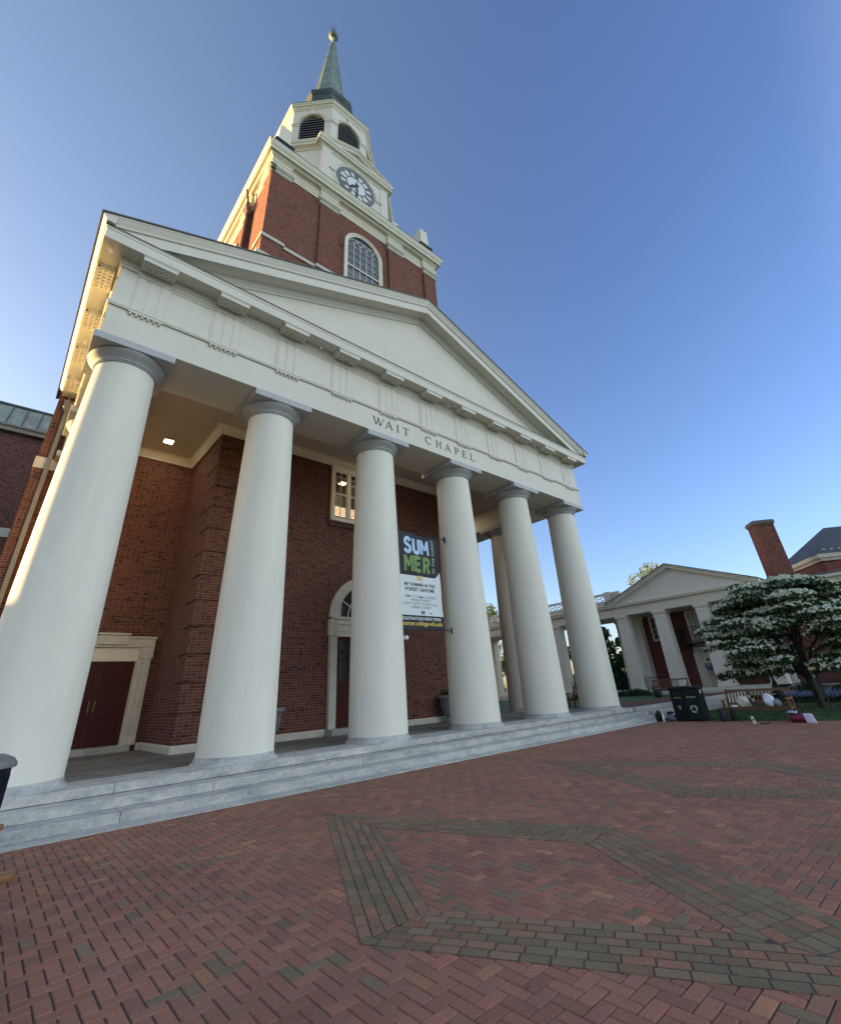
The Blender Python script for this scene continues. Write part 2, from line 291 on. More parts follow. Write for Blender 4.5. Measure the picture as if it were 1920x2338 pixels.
# ------------------------------------------------------------------ mesh helpers
def wloc(o):
    v = Vector((0, 0, 0))
    while o is not None: v += o.location; o = o.parent
    return v
class MB:
    def __init__(s): s.v = []; s.f = []; s.t = []; s.tone = (1, 1, 1)
    def add(s, vs_, fs):
        n = len(s.v); s.v += [tuple(p) for p in vs_]; s.f += [tuple(i+n for i in f) for f in fs]; s.t += [s.tone]*len(fs)
        return s
    def box(s, x0, x1, y0, y1, z0, z1):
        return s.add([(x0,y0,z0),(x1,y0,z0),(x1,y1,z0),(x0,y1,z0),(x0,y0,z1),(x1,y0,z1),(x1,y1,z1),(x0,y1,z1)],
              [(0,3,2,1),(4,5,6,7),(0,1,5,4),(1,2,6,5),(2,3,7,6),(3,0,4,7)])
    def obox(s, c, ux, uy, uz, hx, hy, hz):
        c = Vector(c); ux, uy, uz = Vector(ux).normalized()*hx, Vector(uy).normalized()*hy, Vector(uz).normalized()*hz
        P = [c+a*ux+b*uy+d*uz for d in (-1,1) for a, b in ((-1,-1),(1,-1),(1,1),(-1,1))]
        return s.add(P, [(0,3,2,1),(4,5,6,7),(0,1,5,4),(1,2,6,5),(2,3,7,6),(3,0,4,7)])
    def hexa(s, b4, t4):
        return s.add(list(b4)+list(t4), [(0,3,2,1),(4,5,6,7),(0,1,5,4),(1,2,6,5),(2,3,7,6),(3,0,4,7)])
    def prism(s, poly, z0, z1):
        n = len(poly)
        return s.add([(x,y,z0) for x,y in poly]+[(x,y,z1) for x,y in poly],
              [tuple(range(n-1,-1,-1)), tuple(range(n,2*n))]+[(i,(i+1)%n,n+(i+1)%n,n+i) for i in range(n)])
    def slab(s, poly3, d):
        """a planar 3-D polygon thickened by vector d"""
        n = len(poly3); d = Vector(d)
        return s.add([Vector(p) for p in poly3]+[Vector(p)+d for p in poly3],
              [tuple(range(n-1,-1,-1)), tuple(range(n,2*n))]+[(i,(i+1)%n,n+(i+1)%n,n+i) for i in range(n)])
    def face(s, pts): return s.add(pts, [tuple(range(len(pts)))])
    def moulding(s, path, prof, closed=False, caps=True):
        """sweep profile [(out, z)] along a level path [(x, y)]; outwards is to the right of travel"""
        n = len(path); k = len(prof); rings = []
        for i in range(n):
            p = Vector(path[i])
            def nrm(a, b):
                d = (Vector(b)-Vector(a)).normalized(); return Vector((d.y, -d.x))
            if closed or 0 < i < n-1:
                a = nrm(path[i-1], path[i]); b = nrm(path[i], path[(i+1) % n]); m = (a+b)/(1+a.dot(b))
            elif i == 0: m = nrm(path[0], path[1])
            else: m = nrm(path[-2], path[-1])
            rings.append([(p.x+m.x*o, p.y+m.y*o, z) for o, z in prof])
        vs_ = [q for r_ in rings for q in r_]; fs = []
        for i in range(n if closed else n-1):
            j = (i+1) % n
            for q in range(k-1): fs.append((i*k+q, j*k+q, j*k+q+1, i*k+q+1))
        if not closed and caps:
            fs.append(tuple(range(k-1, -1, -1))); fs.append(tuple((n-1)*k+q for q in range(k)))
        return s.add(vs_, fs)
    def lathe(s, prof, c=(0,0,0), seg=48):
        k = len(prof); vs_ = []; fs = []
        for i in range(seg):
            a = 2*math.pi*i/seg
            vs_ += [(c[0]+r_*math.cos(a), c[1]+r_*math.sin(a), c[2]+z) for r_, z in prof]
        for i in range(seg):
            j = (i+1) % seg
            for q in range(k-1): fs.append((i*k+q, j*k+q, j*k+q+1, i*k+q+1))
        if prof[0][0] > 1e-6: fs.append(tuple(i*k for i in range(seg-1,-1,-1)))
        if prof[-1][0] > 1e-6: fs.append(tuple(i*k+k-1 for i in range(seg)))
        return s.add(vs_, fs)
    def tube(s, pts, rad, seg=8):
        pts = [Vector(p) for p in pts]; n = len(pts)
        rad = rad if isinstance(rad, (list, tuple)) else [rad]*n
        vs_ = []; fs = []
        t0 = (pts[1]-pts[0]).normalized(); x = t0.orthogonal().normalized()
        for i in range(n):
            t = (pts[min(i+1,n-1)]-pts[max(i-1,0)]).normalized()
            x = (x-t*x.dot(t)).normalized(); y = t.cross(x)
            vs_ += [pts[i]+(x*math.cos(2*math.pi*k/seg)+y*math.sin(2*math.pi*k/seg))*rad[i] for k in range(seg)]
        for i in range(n-1):
            for k in range(seg): fs.append((i*seg+k, i*seg+(k+1)%seg, (i+1)*seg+(k+1)%seg, (i+1)*seg+k))
        fs.append(tuple(range(seg-1,-1,-1))); fs.append(tuple((n-1)*seg+k for k in range(seg)))
        return s.add(vs_, fs)
    def blob(s, c, rx, ry, rz, seed=0, amp=0.12, nu=14, nv=9):
        rs = random.Random(seed); ph = [rs.uniform(0, 6.28) for _ in range(6)]; vs_ = []; fs = []
        for j in range(nv+1):
            th = math.pi*j/nv
            for i in range(nu):
                a = 2*math.pi*i/nu
                k = 1+amp*(math.sin(3*a+ph[0]+2*th)+math.sin(2*a+ph[1]-3*th)+math.sin(5*a+ph[2])*0.5*math.sin(th))
                vs_.append((c[0]+rx*k*math.sin(th)*math.cos(a), c[1]+ry*k*math.sin(th)*math.sin(a), c[2]+rz*k*math.cos(th)))
        for j in range(nv):
            for i in range(nu): fs.append((j*nu+i, (j+1)*nu+i, (j+1)*nu+(i+1)%nu, j*nu+(i+1)%nu))
        return s.add(vs_, fs)
    def build(s, name, mat, parent=None, smooth=False, bevel=0.0, tone=False, uv=True, auto=None):
        off = wloc(parent)
        me = bpy.data.meshes.new(name)
        me.from_pydata([(p[0]-off.x, p[1]-off.y, p[2]-off.z) for p in s.v], [], s.f)
        bm = bmesh.new(); bm.from_mesh(me)
        if tone:
            la = bm.loops.layers.float_color.new('tone')
            for f, t in zip(bm.faces, s.t):
                for l in f.loops: l[la] = (t[0], t[1], t[2], 1)
        if smooth: bmesh.ops.remove_doubles(bm, verts=bm.verts, dist=1e-5)
        bmesh.ops.recalc_face_normals(bm, faces=bm.faces)
        if bevel:
            es = [e for e in bm.edges if len(e.link_faces) == 2 and e.calc_face_angle(0) > 0.6]
            bmesh.ops.bevel(bm, geom=es, offset=bevel, segments=2, affect='EDGES', profile=0.6)
        if uv:
            ul = bm.loops.layers.uv.new('UVMap')
            for f in bm.faces:
                nn = f.normal
                if abs(nn.z) > 0.8: t = Vector((1, 0, 0)); w = Vector((0, 1, 0))
                else:
                    t = Vector((-nn.y, nn.x, 0)).normalized(); w = Vector((0, 0, 1))
                    if abs(t.y) > abs(t.x): t = t if t.y > 0 else -t
                    elif t.x < 0: t = -t
                for l in f.loops:
                    p = l.vert.co+off; l[ul].uv = (p.dot(t), p.dot(w))
        bm.to_mesh(me); bm.free()
        if smooth:
            me.polygons.foreach_set('use_smooth', [True]*len(me.polygons))
            me.set_sharp_from_angle(angle=R(auto or 35))
        me.materials.append(M[mat])
        o = bpy.data.objects.new(name, me); COL.objects.link(o)
        if parent: o.parent = parent
        return o
def thing(name, label, cat, loc=(0,0,0), group=None):
    o = bpy.data.objects.new(name, None); COL.objects.link(o); o.location = loc; o.empty_display_size = 0.3
    o['label'] = label; o['category'] = cat
    if group: o['group'] = group
    return o
def tag(o, label, cat, group=None):
    o['label'] = label; o['category'] = cat
    if group: o['group'] = group
    return o
def setting(o, kind='structure'): o['kind'] = kind; return o
def dup(root, loc, rotz, label):
    r_ = root.copy(); COL.objects.link(r_); r_.location = loc; r_.rotation_euler = (0,0,rotz); r_['label'] = label
    for ch in list(root.children):
        c = ch.copy(); COL.objects.link(c); c.parent = r_
        for g in list(ch.children):
            d = g.copy(); COL.objects.link(d); d.parent = c
    return r_
def leaves(name, P, Nn, size, mat, parent, tone):
    """many small four-cornered leaves: P centres, Nn normals, size and tone per leaf"""
    n = len(P); Nn = Nn/np.linalg.norm(Nn, axis=1, keepdims=True)
    a = RNG.normal(size=(n,3)); a -= (a*Nn).sum(1, keepdims=True)*Nn; a /= np.linalg.norm(a, axis=1, keepdims=True)
    b = np.cross(Nn, a); s = np.asarray(size).reshape(-1,1)*np.ones((n,1))
    V = np.stack([P+a*s, P+b*s*0.55+Nn*s*0.12, P-a*s, P-b*s*0.55+Nn*s*0.12], 1).reshape(-1,3)
    off = np.array(wloc(parent)) if parent else 0
    me = bpy.data.meshes.new(name); me.vertices.add(4*n); me.vertices.foreach_set('co', (V-off).astype(np.float32).ravel())
    me.loops.add(4*n); me.loops.foreach_set('vertex_index', np.arange(4*n, dtype=np.int32))
    me.polygons.add(n); me.polygons.foreach_set('loop_start', np.arange(0, 4*n, 4, dtype=np.int32))
    ca = me.color_attributes.new('tone', 'FLOAT_COLOR', 'CORNER')
    t4 = np.repeat(np.asarray(tone), 4); cc = np.stack([t4,t4,t4,np.ones_like(t4)], 1)
    ca.data.foreach_set('color', cc.astype(np.float32).ravel())
    me.update(calc_edges=True); me.materials.append(M[mat])
    o = bpy.data.objects.new(name, me); COL.objects.link(o)
    if parent: o.parent = parent
    return o
def text_mb(txt, size, bold=0.0, depth=0.004, align='CENTER', space=1.0):
    cu = bpy.data.curves.new('text', 'FONT'); cu.body = txt; cu.size = size; cu.align_x = align; cu.offset = bold
    cu.extrude = depth; cu.space_character = space; cu.resolution_u = 3
    o = bpy.data.objects.new('text', cu); COL.objects.link(o)
    dg = bpy.context.evaluated_depsgraph_get(); me = bpy.data.meshes.new_from_object(o.evaluated_get(dg))
    vs_ = [v.co.copy() for v in me.vertices]; fs = [tuple(p.vertices) for p in me.polygons]
    bpy.data.objects.remove(o); bpy.data.curves.remove(cu); bpy.data.meshes.remove(me)
    return vs_, fs

# ------------------------------------------------------------------ ground
g = MB(); N_ = 24
for i in range(N_):
    for j in range(N_):
        x0, x1 = -700+1400*i/N_, -700+1400*(i+1)/N_; y0, y1 = -700+1400*j/N_, -700+1400*(j+1)/N_
        g.face([(x0,y0,-0.05),(x1,y0,-0.05),(x1,y1,-0.05),(x0,y1,-0.05)])
setting(g.build('ground', 'grass'))

def paver_tone(x, y, band=False):
    f = 0.5+0.25*math.sin(1.9*x+0.7*y+1.0)*math.sin(1.3*y-0.8*x)+0.25*math.sin(4.1*x-2.2*y)*math.sin(3.7*y+1.1*x+0.5)
    p_dark = (0.68 if band else 0.015+0.26*max(0, f-0.36))
    r_ = random.random(); v = random.uniform(0.86, 1.10)
    if r_ < p_dark: c = random.choice([(0.190,0.148,0.095), (0.205,0.153,0.100), (0.175,0.142,0.094), (0.215,0.148,0.098)])
    elif band: c = random.choice([(0.235,0.142,0.092), (0.26,0.138,0.09), (0.22,0.142,0.092)])
    elif r_ < p_dark+0.10: c = (0.25,0.137,0.092)
    elif r_ < p_dark+0.13: c = (0.36,0.18,0.11)
    else: c = random.choice([(0.285,0.136,0.096), (0.268,0.134,0.096), (0.30,0.140,0.098), (0.252,0.133,0.097)])
    return tuple(q*v for q in c)
def paver_brick(mb, pts, z, t, gap=0.0035, ch=0.006):
    """one paving brick: a chamfered top on the outline pts (counter-clockwise)"""
    c = Vector((sum(p[0] for p in pts)/len(pts), sum(p[1] for p in pts)/len(pts)))
    z += random.uniform(-0.0012, 0.0012)
    def ins(d):
        out = []
        n = len(pts)
        for i in range(n):
            p = Vector(pts[i]); a = (Vector(pts[i-1])-p); b = (Vector(pts[(i+1) % n])-p)
            a.normalize(); b.normalize(); m = a+b
            sn = abs(a.cross(b))
            out.append(p+m*(d/max(sn, 0.25)))
        return out
    lo, hi = ins(gap), ins(gap+ch); n = len(pts)
    mb.tone = t
    mb.add([(p.x,p.y,z-0.009) for p in lo]+[(p.x,p.y,z) for p in hi],
           [tuple(range(n, 2*n))]+[(i,(i+1)%n,n+(i+1)%n,n+i) for i in range(n)])
def clip(poly, a, b):
    """keep the part of poly to the left of the line a->b"""
    out = []; n = len(poly)
    def sd(p): return (b[0]-a[0])*(p[1]-a[1])-(b[1]-a[1])*(p[0]-a[0])
    for i in range(n):
        p, q = poly[i], poly[(i+1) % n]; sp_, sq = sd(p), sd(q)
        if sp_ >= 0: out.append(p)
        if sp_*sq < 0:
            t = sp_/(sp_-sq); out.append((p[0]+(q[0]-p[0])*t, p[1]+(q[1]-p[1])*t))
    return out
PX0, PX1, PY0, PY1 = -13.0, 10.35, -13.5, -1.466
base = MB().box(PX0-8, PX1, PY0-8, PY1+0.3, -0.045, -0.0075)
setting(base.build('plaza_bed', 'joint_sand'))
CEL = 0.1025; hb = MB()
for i in range(int(PX0/CEL)-2, int(PX1/CEL)+2):
    for j in range(int(PY0/CEL)-2, int(PY1/CEL)+2):
        t = (i-j) % 4
        if t == 0: q = (i, j, 2, 1)
        elif t == 3: q = (i, j, 1, 2)
        else: continue
        x, y = q[0]*CEL, q[1]*CEL; w, h = q[2]*CEL, q[3]*CEL
        x += random.uniform(-.0012,.0012); y += random.uniform(-.0012,.0012)
        if x < PX0 or y < PY0 or x > PX1-0.02 or y > PY1-0.02: continue
        x1, y1 = min(x+w, PX1), min(y+h, PY1)
        paver_brick(hb, [(x,y),(x1,y),(x1,y1),(x,y1)], 0.0, paver_tone(x, y))
setting(hb.build('brick_plaza', 'paver', tone=True, uv=False))
# dark diamond bands laid flush in the herringbone
OUT = [(0.12,3.93),(-1.86,0.0),(0.02,-3.38),(1.86,0.0)]; INN = [(0.10,2.48),(-1.16,0.03),(-0.05,-1.90),(1.09,-0.07)]
bb_ = MB(); bs = MB()
for cx_ in (-11.93, -6.28, -0.60):
    for e in range(4):
        o0, o1 = Vector(OUT[e]), Vector(OUT[(e+1) % 4]); i0, i1 = Vector(INN[e]), Vector(INN[(e+1) % 4])
        c0 = Vector((cx_, -7.33))
        quad = [c0+o0, c0+o1, c0+i1, c0+i0]
        bs.face([(p.x, p.y, 0.0015) for p in quad])
        for rr in range(6):
            a0, a1 = o0.lerp(i0, rr/6), o1.lerp(i1, rr/6); b0, b1 = o0.lerp(i0, (rr+1)/6), o1.lerp(i1, (rr+1)/6)
            L = (a1-a0).length; d = (a1-a0).normalized(); nn = Vector((-d.y, d.x))
            if nn.dot(b0-a0) < 0: nn = -nn
            wdt = nn.dot(b0-a0); s0 = -0.6-random.choice((0, 0.1025))-0.03*rr
            row = [(c0+q) for q in (a0, a1, b1, b0)]
            area = sum(row[k].x*row[(k+1)%4].y-row[(k+1)%4].x*row[k].y for k in range(4))
            if area < 0: row = row[::-1]
            while s0 < L+0.6:
                p = [c0+a0+d*s0, c0+a0+d*(s0+0.205), c0+a0+d*(s0+0.205)+nn*wdt, c0+a0+d*s0+nn*wdt]
                poly = [(q.x, q.y) for q in p]
                ar = sum(poly[k][0]*poly[(k+1)%4][1]-poly[(k+1)%4][0]*poly[k][1] for k in range(4))
                if ar < 0: poly = poly[::-1]
                for k in range(4):
                    poly = clip(poly, row[k], row[(k+1)%4])
                    if len(poly) < 3: break
                # drop tiny slivers and doubled corners
                cl = []
                for q in poly:
                    if not cl or (Vector(q)-Vector(cl[-1])).length > 0.012: cl.append(q)
                if len(cl) > 2 and (Vector(cl[0])-Vector(cl[-1])).length < 0.012: cl.pop()
                if len(cl) >= 3:
                    ar = abs(sum(cl[k][0]*cl[(k+1)%len(cl)][1]-cl[(k+1)%len(cl)][0]*cl[k][1] for k in range(len(cl))))/2
                    if ar > 0.0022: paver_brick(bb_, cl, 0.004, paver_tone(cl[0][0], cl[0][1], True), 0.0026, 0.005)
                s0 += 0.205
setting(bs.build('band_bed', 'joint_sand')); setting(bb_.build('brick_bands', 'paver', tone=True, uv=False))

# ------------------------------------------------------------------ chapel
ZS = 0.461
chapel = thing('chapel', 'brick chapel with tall cream columns, pedimented portico and steepled clock tower', 'chapel')
def P(mb, name, mat, parent=None, **k): return mb.build(name, mat, parent or chapel, **k)
# steps of long granite blocks
def step_blocks(x0, x1, y0, y1, z0, z1, L, off, base=1.0):
    mb = MB(); x = x0-off
    while x < x1:
        a, b = max(x, x0), min(x+L*random.uniform(0.82, 1.1), x1)
        v = base*1.08*random.uniform(0.9, 1.1); mb.tone = (v*1.01, v, v*0.99)
        if b-a > 0.05: mb.box(a+0.003, b-0.003, y0, y1, z0, z1)
        x = b
    return mb
XE = 10.95
st = step_blocks(-14.5, XE, -0.061, 1.1, 0.31, ZS, 3.6, 0.8); P(st, 'step', 'granite', bevel=0.012, tone=True)
st = step_blocks(-14.5, XE+0.45, -0.542, -0.02, 0.152, 0.302, 3.2, 1.6, 0.97); P(st, 'step', 'granite', bevel=0.012, tone=True)
st = step_blocks(-14.5, XE+0.9, -1.008, -0.50, -0.02, 0.150, 3.4, 0.4, 0.98); P(st, 'step', 'granite', bevel=0.012, tone=True)
st = step_blocks(-14.5, 10.6, -1.464, -0.98, -0.04, 0.012, 4.2, 1.1, 1.04); P(st, 'kerb', 'granite', bevel=0.006, tone=True)
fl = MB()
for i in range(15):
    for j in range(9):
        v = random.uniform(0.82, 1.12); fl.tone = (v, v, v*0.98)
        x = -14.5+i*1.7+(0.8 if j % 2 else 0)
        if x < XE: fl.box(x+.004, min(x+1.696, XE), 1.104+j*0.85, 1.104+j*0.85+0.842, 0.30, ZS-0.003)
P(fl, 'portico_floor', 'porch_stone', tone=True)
MB_ = MB().box(-14.4, XE-0.05, 1.0, 8.2, 0.0, 0.44); P(MB_, 'floor_bed', 'joint_sand')

# columns
def column(x, y):
    sh = MB(); pr = []
    z0, z1, r0, r1 = 0.60, 9.36, 0.837, 0.672
    for k in range(25):
        t = k/24; pr.append((r0+(r1-r0)*(t**1.35), z0+(z1-z0)*t))
    sh.lathe(pr, (x,y,0), 72); o = P(sh, 'column', 'column_paint', smooth=True)
    b = MB(); b.lathe([(0.935, ZS-0.002), (0.925, ZS+0.02), (0.885, ZS+0.045), (0.856, ZS+0.09), (0.845, 0.602), (0.5, 0.602)], (x,y,0), 72)
    for q in range(len(b.t)): b.t[q] = (1.05, 1.05, 1.07)
    P(b, 'column_base', 'granite', o, smooth=True, tone=True)
    c = MB(); c.lathe([(0.6, 9.355), (0.674, 9.36), (0.674, 9.385), (0.70, 9.39), (0.70, 9.41), (0.682, 9.415), (0.682, 9.43), (0.712, 9.436), (0.712, 9.456), (0.70, 9.46),
        (0.715, 9.49), (0.775, 9.545), (0.835, 9.60), (0.875, 9.65), (0.885, 9.675), (0.87, 9.692), (0.5, 9.692)], (x,y,0), 72)
    P(c, 'capital', 'capital_stone', o, smooth=True, auto=25)
    a = MB().box(x-0.909, x+0.909, y-0.909, y+0.909, 9.694, 9.898); P(a, 'abacus', 'abacus_lead', o, bevel=0.012)
for k in range(6): column(-10+4*k, 0.909)
for sx in (-10, 10): column(sx, 4.909)

# entablature: a beam on three sides
WE, YE, YB = 10.805, 0.03, 8.5
en = MB()
en.box(-WE, WE, YE, 1.75, 9.902, 12.20)
for s_ in (-1, 1):
    en.box(min(s_*WE, s_*9.15), max(s_*WE, s_*9.15), 1.752, YB, 9.902, 12.198)
ent = P(en, 'entablature', 'cream')
path3 = [(-WE, YB), (-WE, YE), (WE, YE), (WE, YB)]
m_ = MB().moulding(path3, [(-0.02,10.80),(0.055,10.80),(0.055,10.83),(0.07,10.845),(0.07,10.915),(-0.02,10.93)])
P(m_, 'taenia', 'cream', ent)
m_ = MB().moulding(path3, [(-0.3,12.13),(0.05,12.13),(0.05,12.20),(0.075,12.22),(0.075,12.32),(0.10,12.36),(0.10,12.386),(0.505,12.386),(0.505,12.372),(0.543,12.372),
     (0.543,12.66),(0.56,12.68),(0.56,12.735),(0.58,12.75),(0.58,12.775),(-0.3,12.86)])
cor = P(m_, 'cornice', 'cream', ent)
m_ = MB().moulding(path3, [(0.545,12.752),(0.588,12.757),(0.588,12.787),(0.2,12.83),(0.2,12.80)])
P(m_, 'cornice_flashing', 'roof_edge', ent)
for s_ in (-1, 1):   # side cymatium, lit by the low sun on the left
    pth = [(-WE, YB), (-WE, -0.65)] if s_ < 0 else [(WE, -0.65), (WE, YB)]
    m_ = MB().moulding(pth, [(0.4,12.79),(0.60,12.79),(0.60,12.81),(0.625,12.85),(0.665,12.90),(0.69,12.95),(0.70,12.985),(0.715,12.985),(0.715,13.03),(0.4,13.09)])
    P(m_, 'side_gutter', 'cream', ent)
def triglyph(x=None, side=0, y=None):
    """on the front at x, or on a side (-1/+1) at y"""
    def put(mb, a0, a1, o0, o1, z0, z1):
        if side == 0: mb.box(x+a0, x+a1, YE-o1, YE-o0, z0, z1)
        elif side < 0: mb.box(-WE-o1, -WE-o0, y+a0, y+a1, z0, z1)
        else: mb.box(WE+o0, WE+o1, y+a0, y+a1, z0, z1)
    t = MB()
    for a in (-0.40, -0.13, 0.14):
        put(t, a+0.045, a+0.215, 0, 0.030, 10.93, 12.04)
    put(t, -0.40, 0.40, 0, 0.016, 10.93, 12.04); put(t, -0.41, 0.41, 0, 0.045, 12.042, 12.128)
    P(t, 'triglyph', 'cream', ent)
    r_ = MB(); put(r_, -0.40, 0.40, 0.0, 0.062, 10.765, 10.798)
    for k in range(6):
        a = -0.34+0.136*k
        if side == 0: r_.lathe([(0.036,10.69),(0.036,10.70),(0.022,10.766),(0.01,10.766)], (x+a, YE-0.034, 0), 10)
        else: r_.lathe([(0.036,10.69),(0.036,10.70),(0.022,10.766),(0.01,10.766)], (side*(WE+0.034), y+a, 0), 10)
    P(r_, 'regula', 'cream', ent)
    m2 = MB(); put(m2, -0.42, 0.42, 0.105, 0.49, 12.235, 12.388); put(m2, -0.44, 0.44, 0.102, 0.525, 12.33, 12.384)
    put(m2, -0.42, 0.42, 0.455, 0.515, 12.225, 12.335)
    for k in range(6):
        for q in range(3):
            a = -0.35+0.14*k; o_ = 0.165+0.115*q
            c = (x+a, YE-o_, 0) if side == 0 else (side*(WE+o_), y+a, 0)
            m2.lathe([(0.045,12.205),(0.045,12.212),(0.038,12.24),(0.01,12.24)], c, 10)
    P(m2, 'mutule', 'cream', ent)
for k in range(11): triglyph(x=-10+2*k)
for s_ in (-1, 1):
    for k in range(4): triglyph(side=s_, y=0.909+2*k)
for k in range(10):   # recessed metope frames between the triglyphs
    x = -9+2*k; t = MB()
    t.box(x-0.598, x+0.598, YE-0.020, YE, 12.02, 12.128); t.box(x-0.598, x-0.575, YE-0.018, YE, 10.93, 12.018); t.box(x+0.575, x+0.598, YE-0.018, YE, 10.93, 12.018)
    t.box(x-0.55, x+0.55, YE-0.034, YE-0.021, 12.085, 12.127)
    P(t, 'metope_frame', 'cream', ent)
for k in range(6):    # little floodlights hung under the cornice
    pos = [(-11.12,-0.20),(-11.11,4.03),(-11.1,8.05),(-5.0,-0.22),(1.0,-0.22),(7.0,-0.22)][k]
    t = MB().tube([(pos[0],pos[1],12.385),(pos[0],pos[1],12.28)], 0.012, 6); t.lathe([(0.022,12.20),(0.034,12.21),(0.034,12.26),(0.015,12.29)], (pos[0],pos[1],0), 14)
    P(t, 'soffit_lamp', 'paper_white', ent, smooth=True)

# incised lettering in Roman capitals
def stroke(mb, a, b, w, y): 
    a, b = Vector(a), Vector(b); d = (b-a).normalized(); n = Vector((-d.y, d.x))*w/2
    q = [a+n, b+n, b-n, a-n]; mb.slab([(p.x, y, p.y) for p in q], (0, 0.014, 0))
def letter(mb, ch, x0, x1, z0, h, y):
    w = x1-x0; T, t, s = 0.052, 0.026, 0.055
    def S(a, b, wd): stroke(mb, (x0+a[0]*w, z0+a[1]*h), (x0+b[0]*w, z0+b[1]*h), wd, y)
    def serif(u, v, ln=s):
        dz = 0.012/h*0.5; vv = v+dz if v < 0.5 else v-dz
        stroke(mb, (x0+u*w-ln, z0+vv*h), (x0+u*w+ln, z0+vv*h), 0.014, y-0.0005)
    def arc(cx, cz, rx, rz, a0, a1, w0, w1, n=16):
        ps = []
        for k in range(n+1):
            a = R(a0+(a1-a0)*k/n); f = 0.5-0.5*math.cos(math.pi*2*(k/n)); f = math.sin(math.pi*k/n)
            wd = w0+(w1-w0)*f
            ps.append(((cx+(rx+wd/2)*math.cos(a), cz+(rz+wd/2)*math.sin(a)), (cx+(rx-wd/2)*math.cos(a), cz+(rz-wd/2)*math.sin(a))))
        for k in range(n):
            q = [ps[k][0], ps[k+1][0], ps[k+1][1], ps[k][1]]; mb.slab([(p[0], y, p[1]) for p in q], (0, 0.014, 0))
    if ch == 'W':
        S((0.06,1),(0.30,0),T); S((0.30,0),(0.50,0.98),t); S((0.44,1),(0.66,0),T); S((0.66,0),(0.94,1),t); serif(0.06,1); serif(0.46,1,0.05); serif(0.94,1)
    elif ch == 'A':
        S((0.08,0),(0.50,1.02),t); S((0.48,1.02),(0.90,0),T); S((0.24,0.36),(0.76,0.36),t*0.9); serif(0.08,0); serif(0.90,0)
    elif ch == 'I': S((0.5,0),(0.5,1),T); serif(0.5,0,0.06); serif(0.5,1,0.06)
    elif ch == 'T':
        S((0.5,0),(0.5,1),T); serif(0.5,0,0.06); S((0.02,0.965),(0.98,0.965),t); S((0.03,1),(0.03,0.80),0.018); S((0.97,1),(0.97,0.80),0.018)
    elif ch == 'C':
        arc(x0+0.55*w, z0+0.5*h, 0.46*w, 0.49*h, 42, 318, 0.016, T); S((0.90,1.0),(0.90,0.72),0.018)
    elif ch == 'H':
        S((0.18,0),(0.18,1),T); S((0.82,0),(0.82,1),T); S((0.18,0.52),(0.82,0.52),t)
        for u in (0.18,0.82): serif(u,0); serif(u,1)
    elif ch == 'P':
        S((0.25,0),(0.25,1),T); serif(0.25,0); S((0.05,0.965),(0.5,0.965),t); S((0.25,0.46),(0.5,0.46),t)
        arc(x0+0.5*w, z0+0.715*h, 0.40*w, 0.25*h, 90, -90, t, T)
    elif ch == 'E':
        S((0.22,0),(0.22,1),T); S((0.05,0.965),(0.92,0.965),t); S((0.22,0.52),(0.75,0.52),t); S((0.05,0.035),(0.98,0.035),t)
        S((0.92,1),(0.92,0.80),0.018); S((0.75,0.62),(0.75,0.42),0.018); S((0.97,0),(0.97,0.24),0.018)
    elif ch == 'L':
        S((0.22,0),(0.22,1),T); serif(0.22,1,0.06); S((0.05,0.035),(0.98,0.035),t); S((0.97,0),(0.97,0.26),0.018)
ins = bpy.data.objects.new('inscription', None); COL.objects.link(ins); ins.parent = chapel
for ch, a, b in (('W',-2.70,-2.20),('A',-2.15,-1.81),('I',-1.66,-1.50),('T',-1.33,-1.03),('C',-0.23,0.12),('H',0.34,0.65),('A',0.84,1.16),('P',1.37,1.63),('E',1.83,2.10),('L',2.30,2.585)):
    lt = MB(); letter(lt, ch, a, b, 10.19, 0.325, YE-0.006); P(lt, 'letter', 'letter_black', ins, uv=False)

# pediment
AP = 17.353; EX = 11.50; ZR = 12.985; SL = (AP-ZR)/EX
def rake(prof, name, mat, parent, y_shift=0.0):
    """profile [(y, dz)] swept up both slopes, dz measured down from the slope line"""
    mb = MB()
    for s_ in (-1, 1):
        k = len(prof); vs_ = []
        for x, z in ((s_*11.38, ZR+0.12*SL), (0.0, AP)):
            vs_ += [(x, y, z+dz) for y, dz in prof]
        mb.add(vs_, [(q, k+q, k+(q+1) % k, (q+1) % k) for q in range(k)]+[tuple(range(k))])
    o = P(mb, name, mat, parent)
    bm = bmesh.new(); bm.from_mesh(o.data)      # the lower mouldings die into the top of the level cornice
    bmesh.ops.bisect_plane(bm, geom=bm.verts[:]+bm.edges[:]+bm.faces[:], plane_co=(0,0,12.792), plane_no=(0,0,1), clear_inner=True)
    bm.to_mesh(o.data); bm.free()
    return o
tym = MB().slab([(-10.7, 0.10, 12.80), (10.7, 0.10, 12.80), (0, 0.10, 12.80+10.7*SL)], (0, 0.3, 0))
ped = P(tym, 'pediment', 'cream')
rake([(-0.655,0.0),(-0.655,-0.045),(-0.635,-0.07),(-0.60,-0.15),(-0.565,-0.22),(-0.55,-0.27),(-0.55,-0.30),(-0.52,-0.305),(-0.5,-0.325),(-0.5,-0.66),(-0.465,-0.66),(-0.465,-0.645),(-0.05,-0.645),(0.3,-0.645),(0.3,0.0)], 'raking_cornice', 'cream', ped)
rake([(-0.05,-0.648),(-0.05,-0.70),(-0.02,-0.74),(-0.02,-0.79),(0.02,-0.83),(0.05,-0.87),(0.05,-0.915),(0.28,-0.915),(0.28,-0.648)], 'bed_moulding', 'cream', ped)
rf = MB()
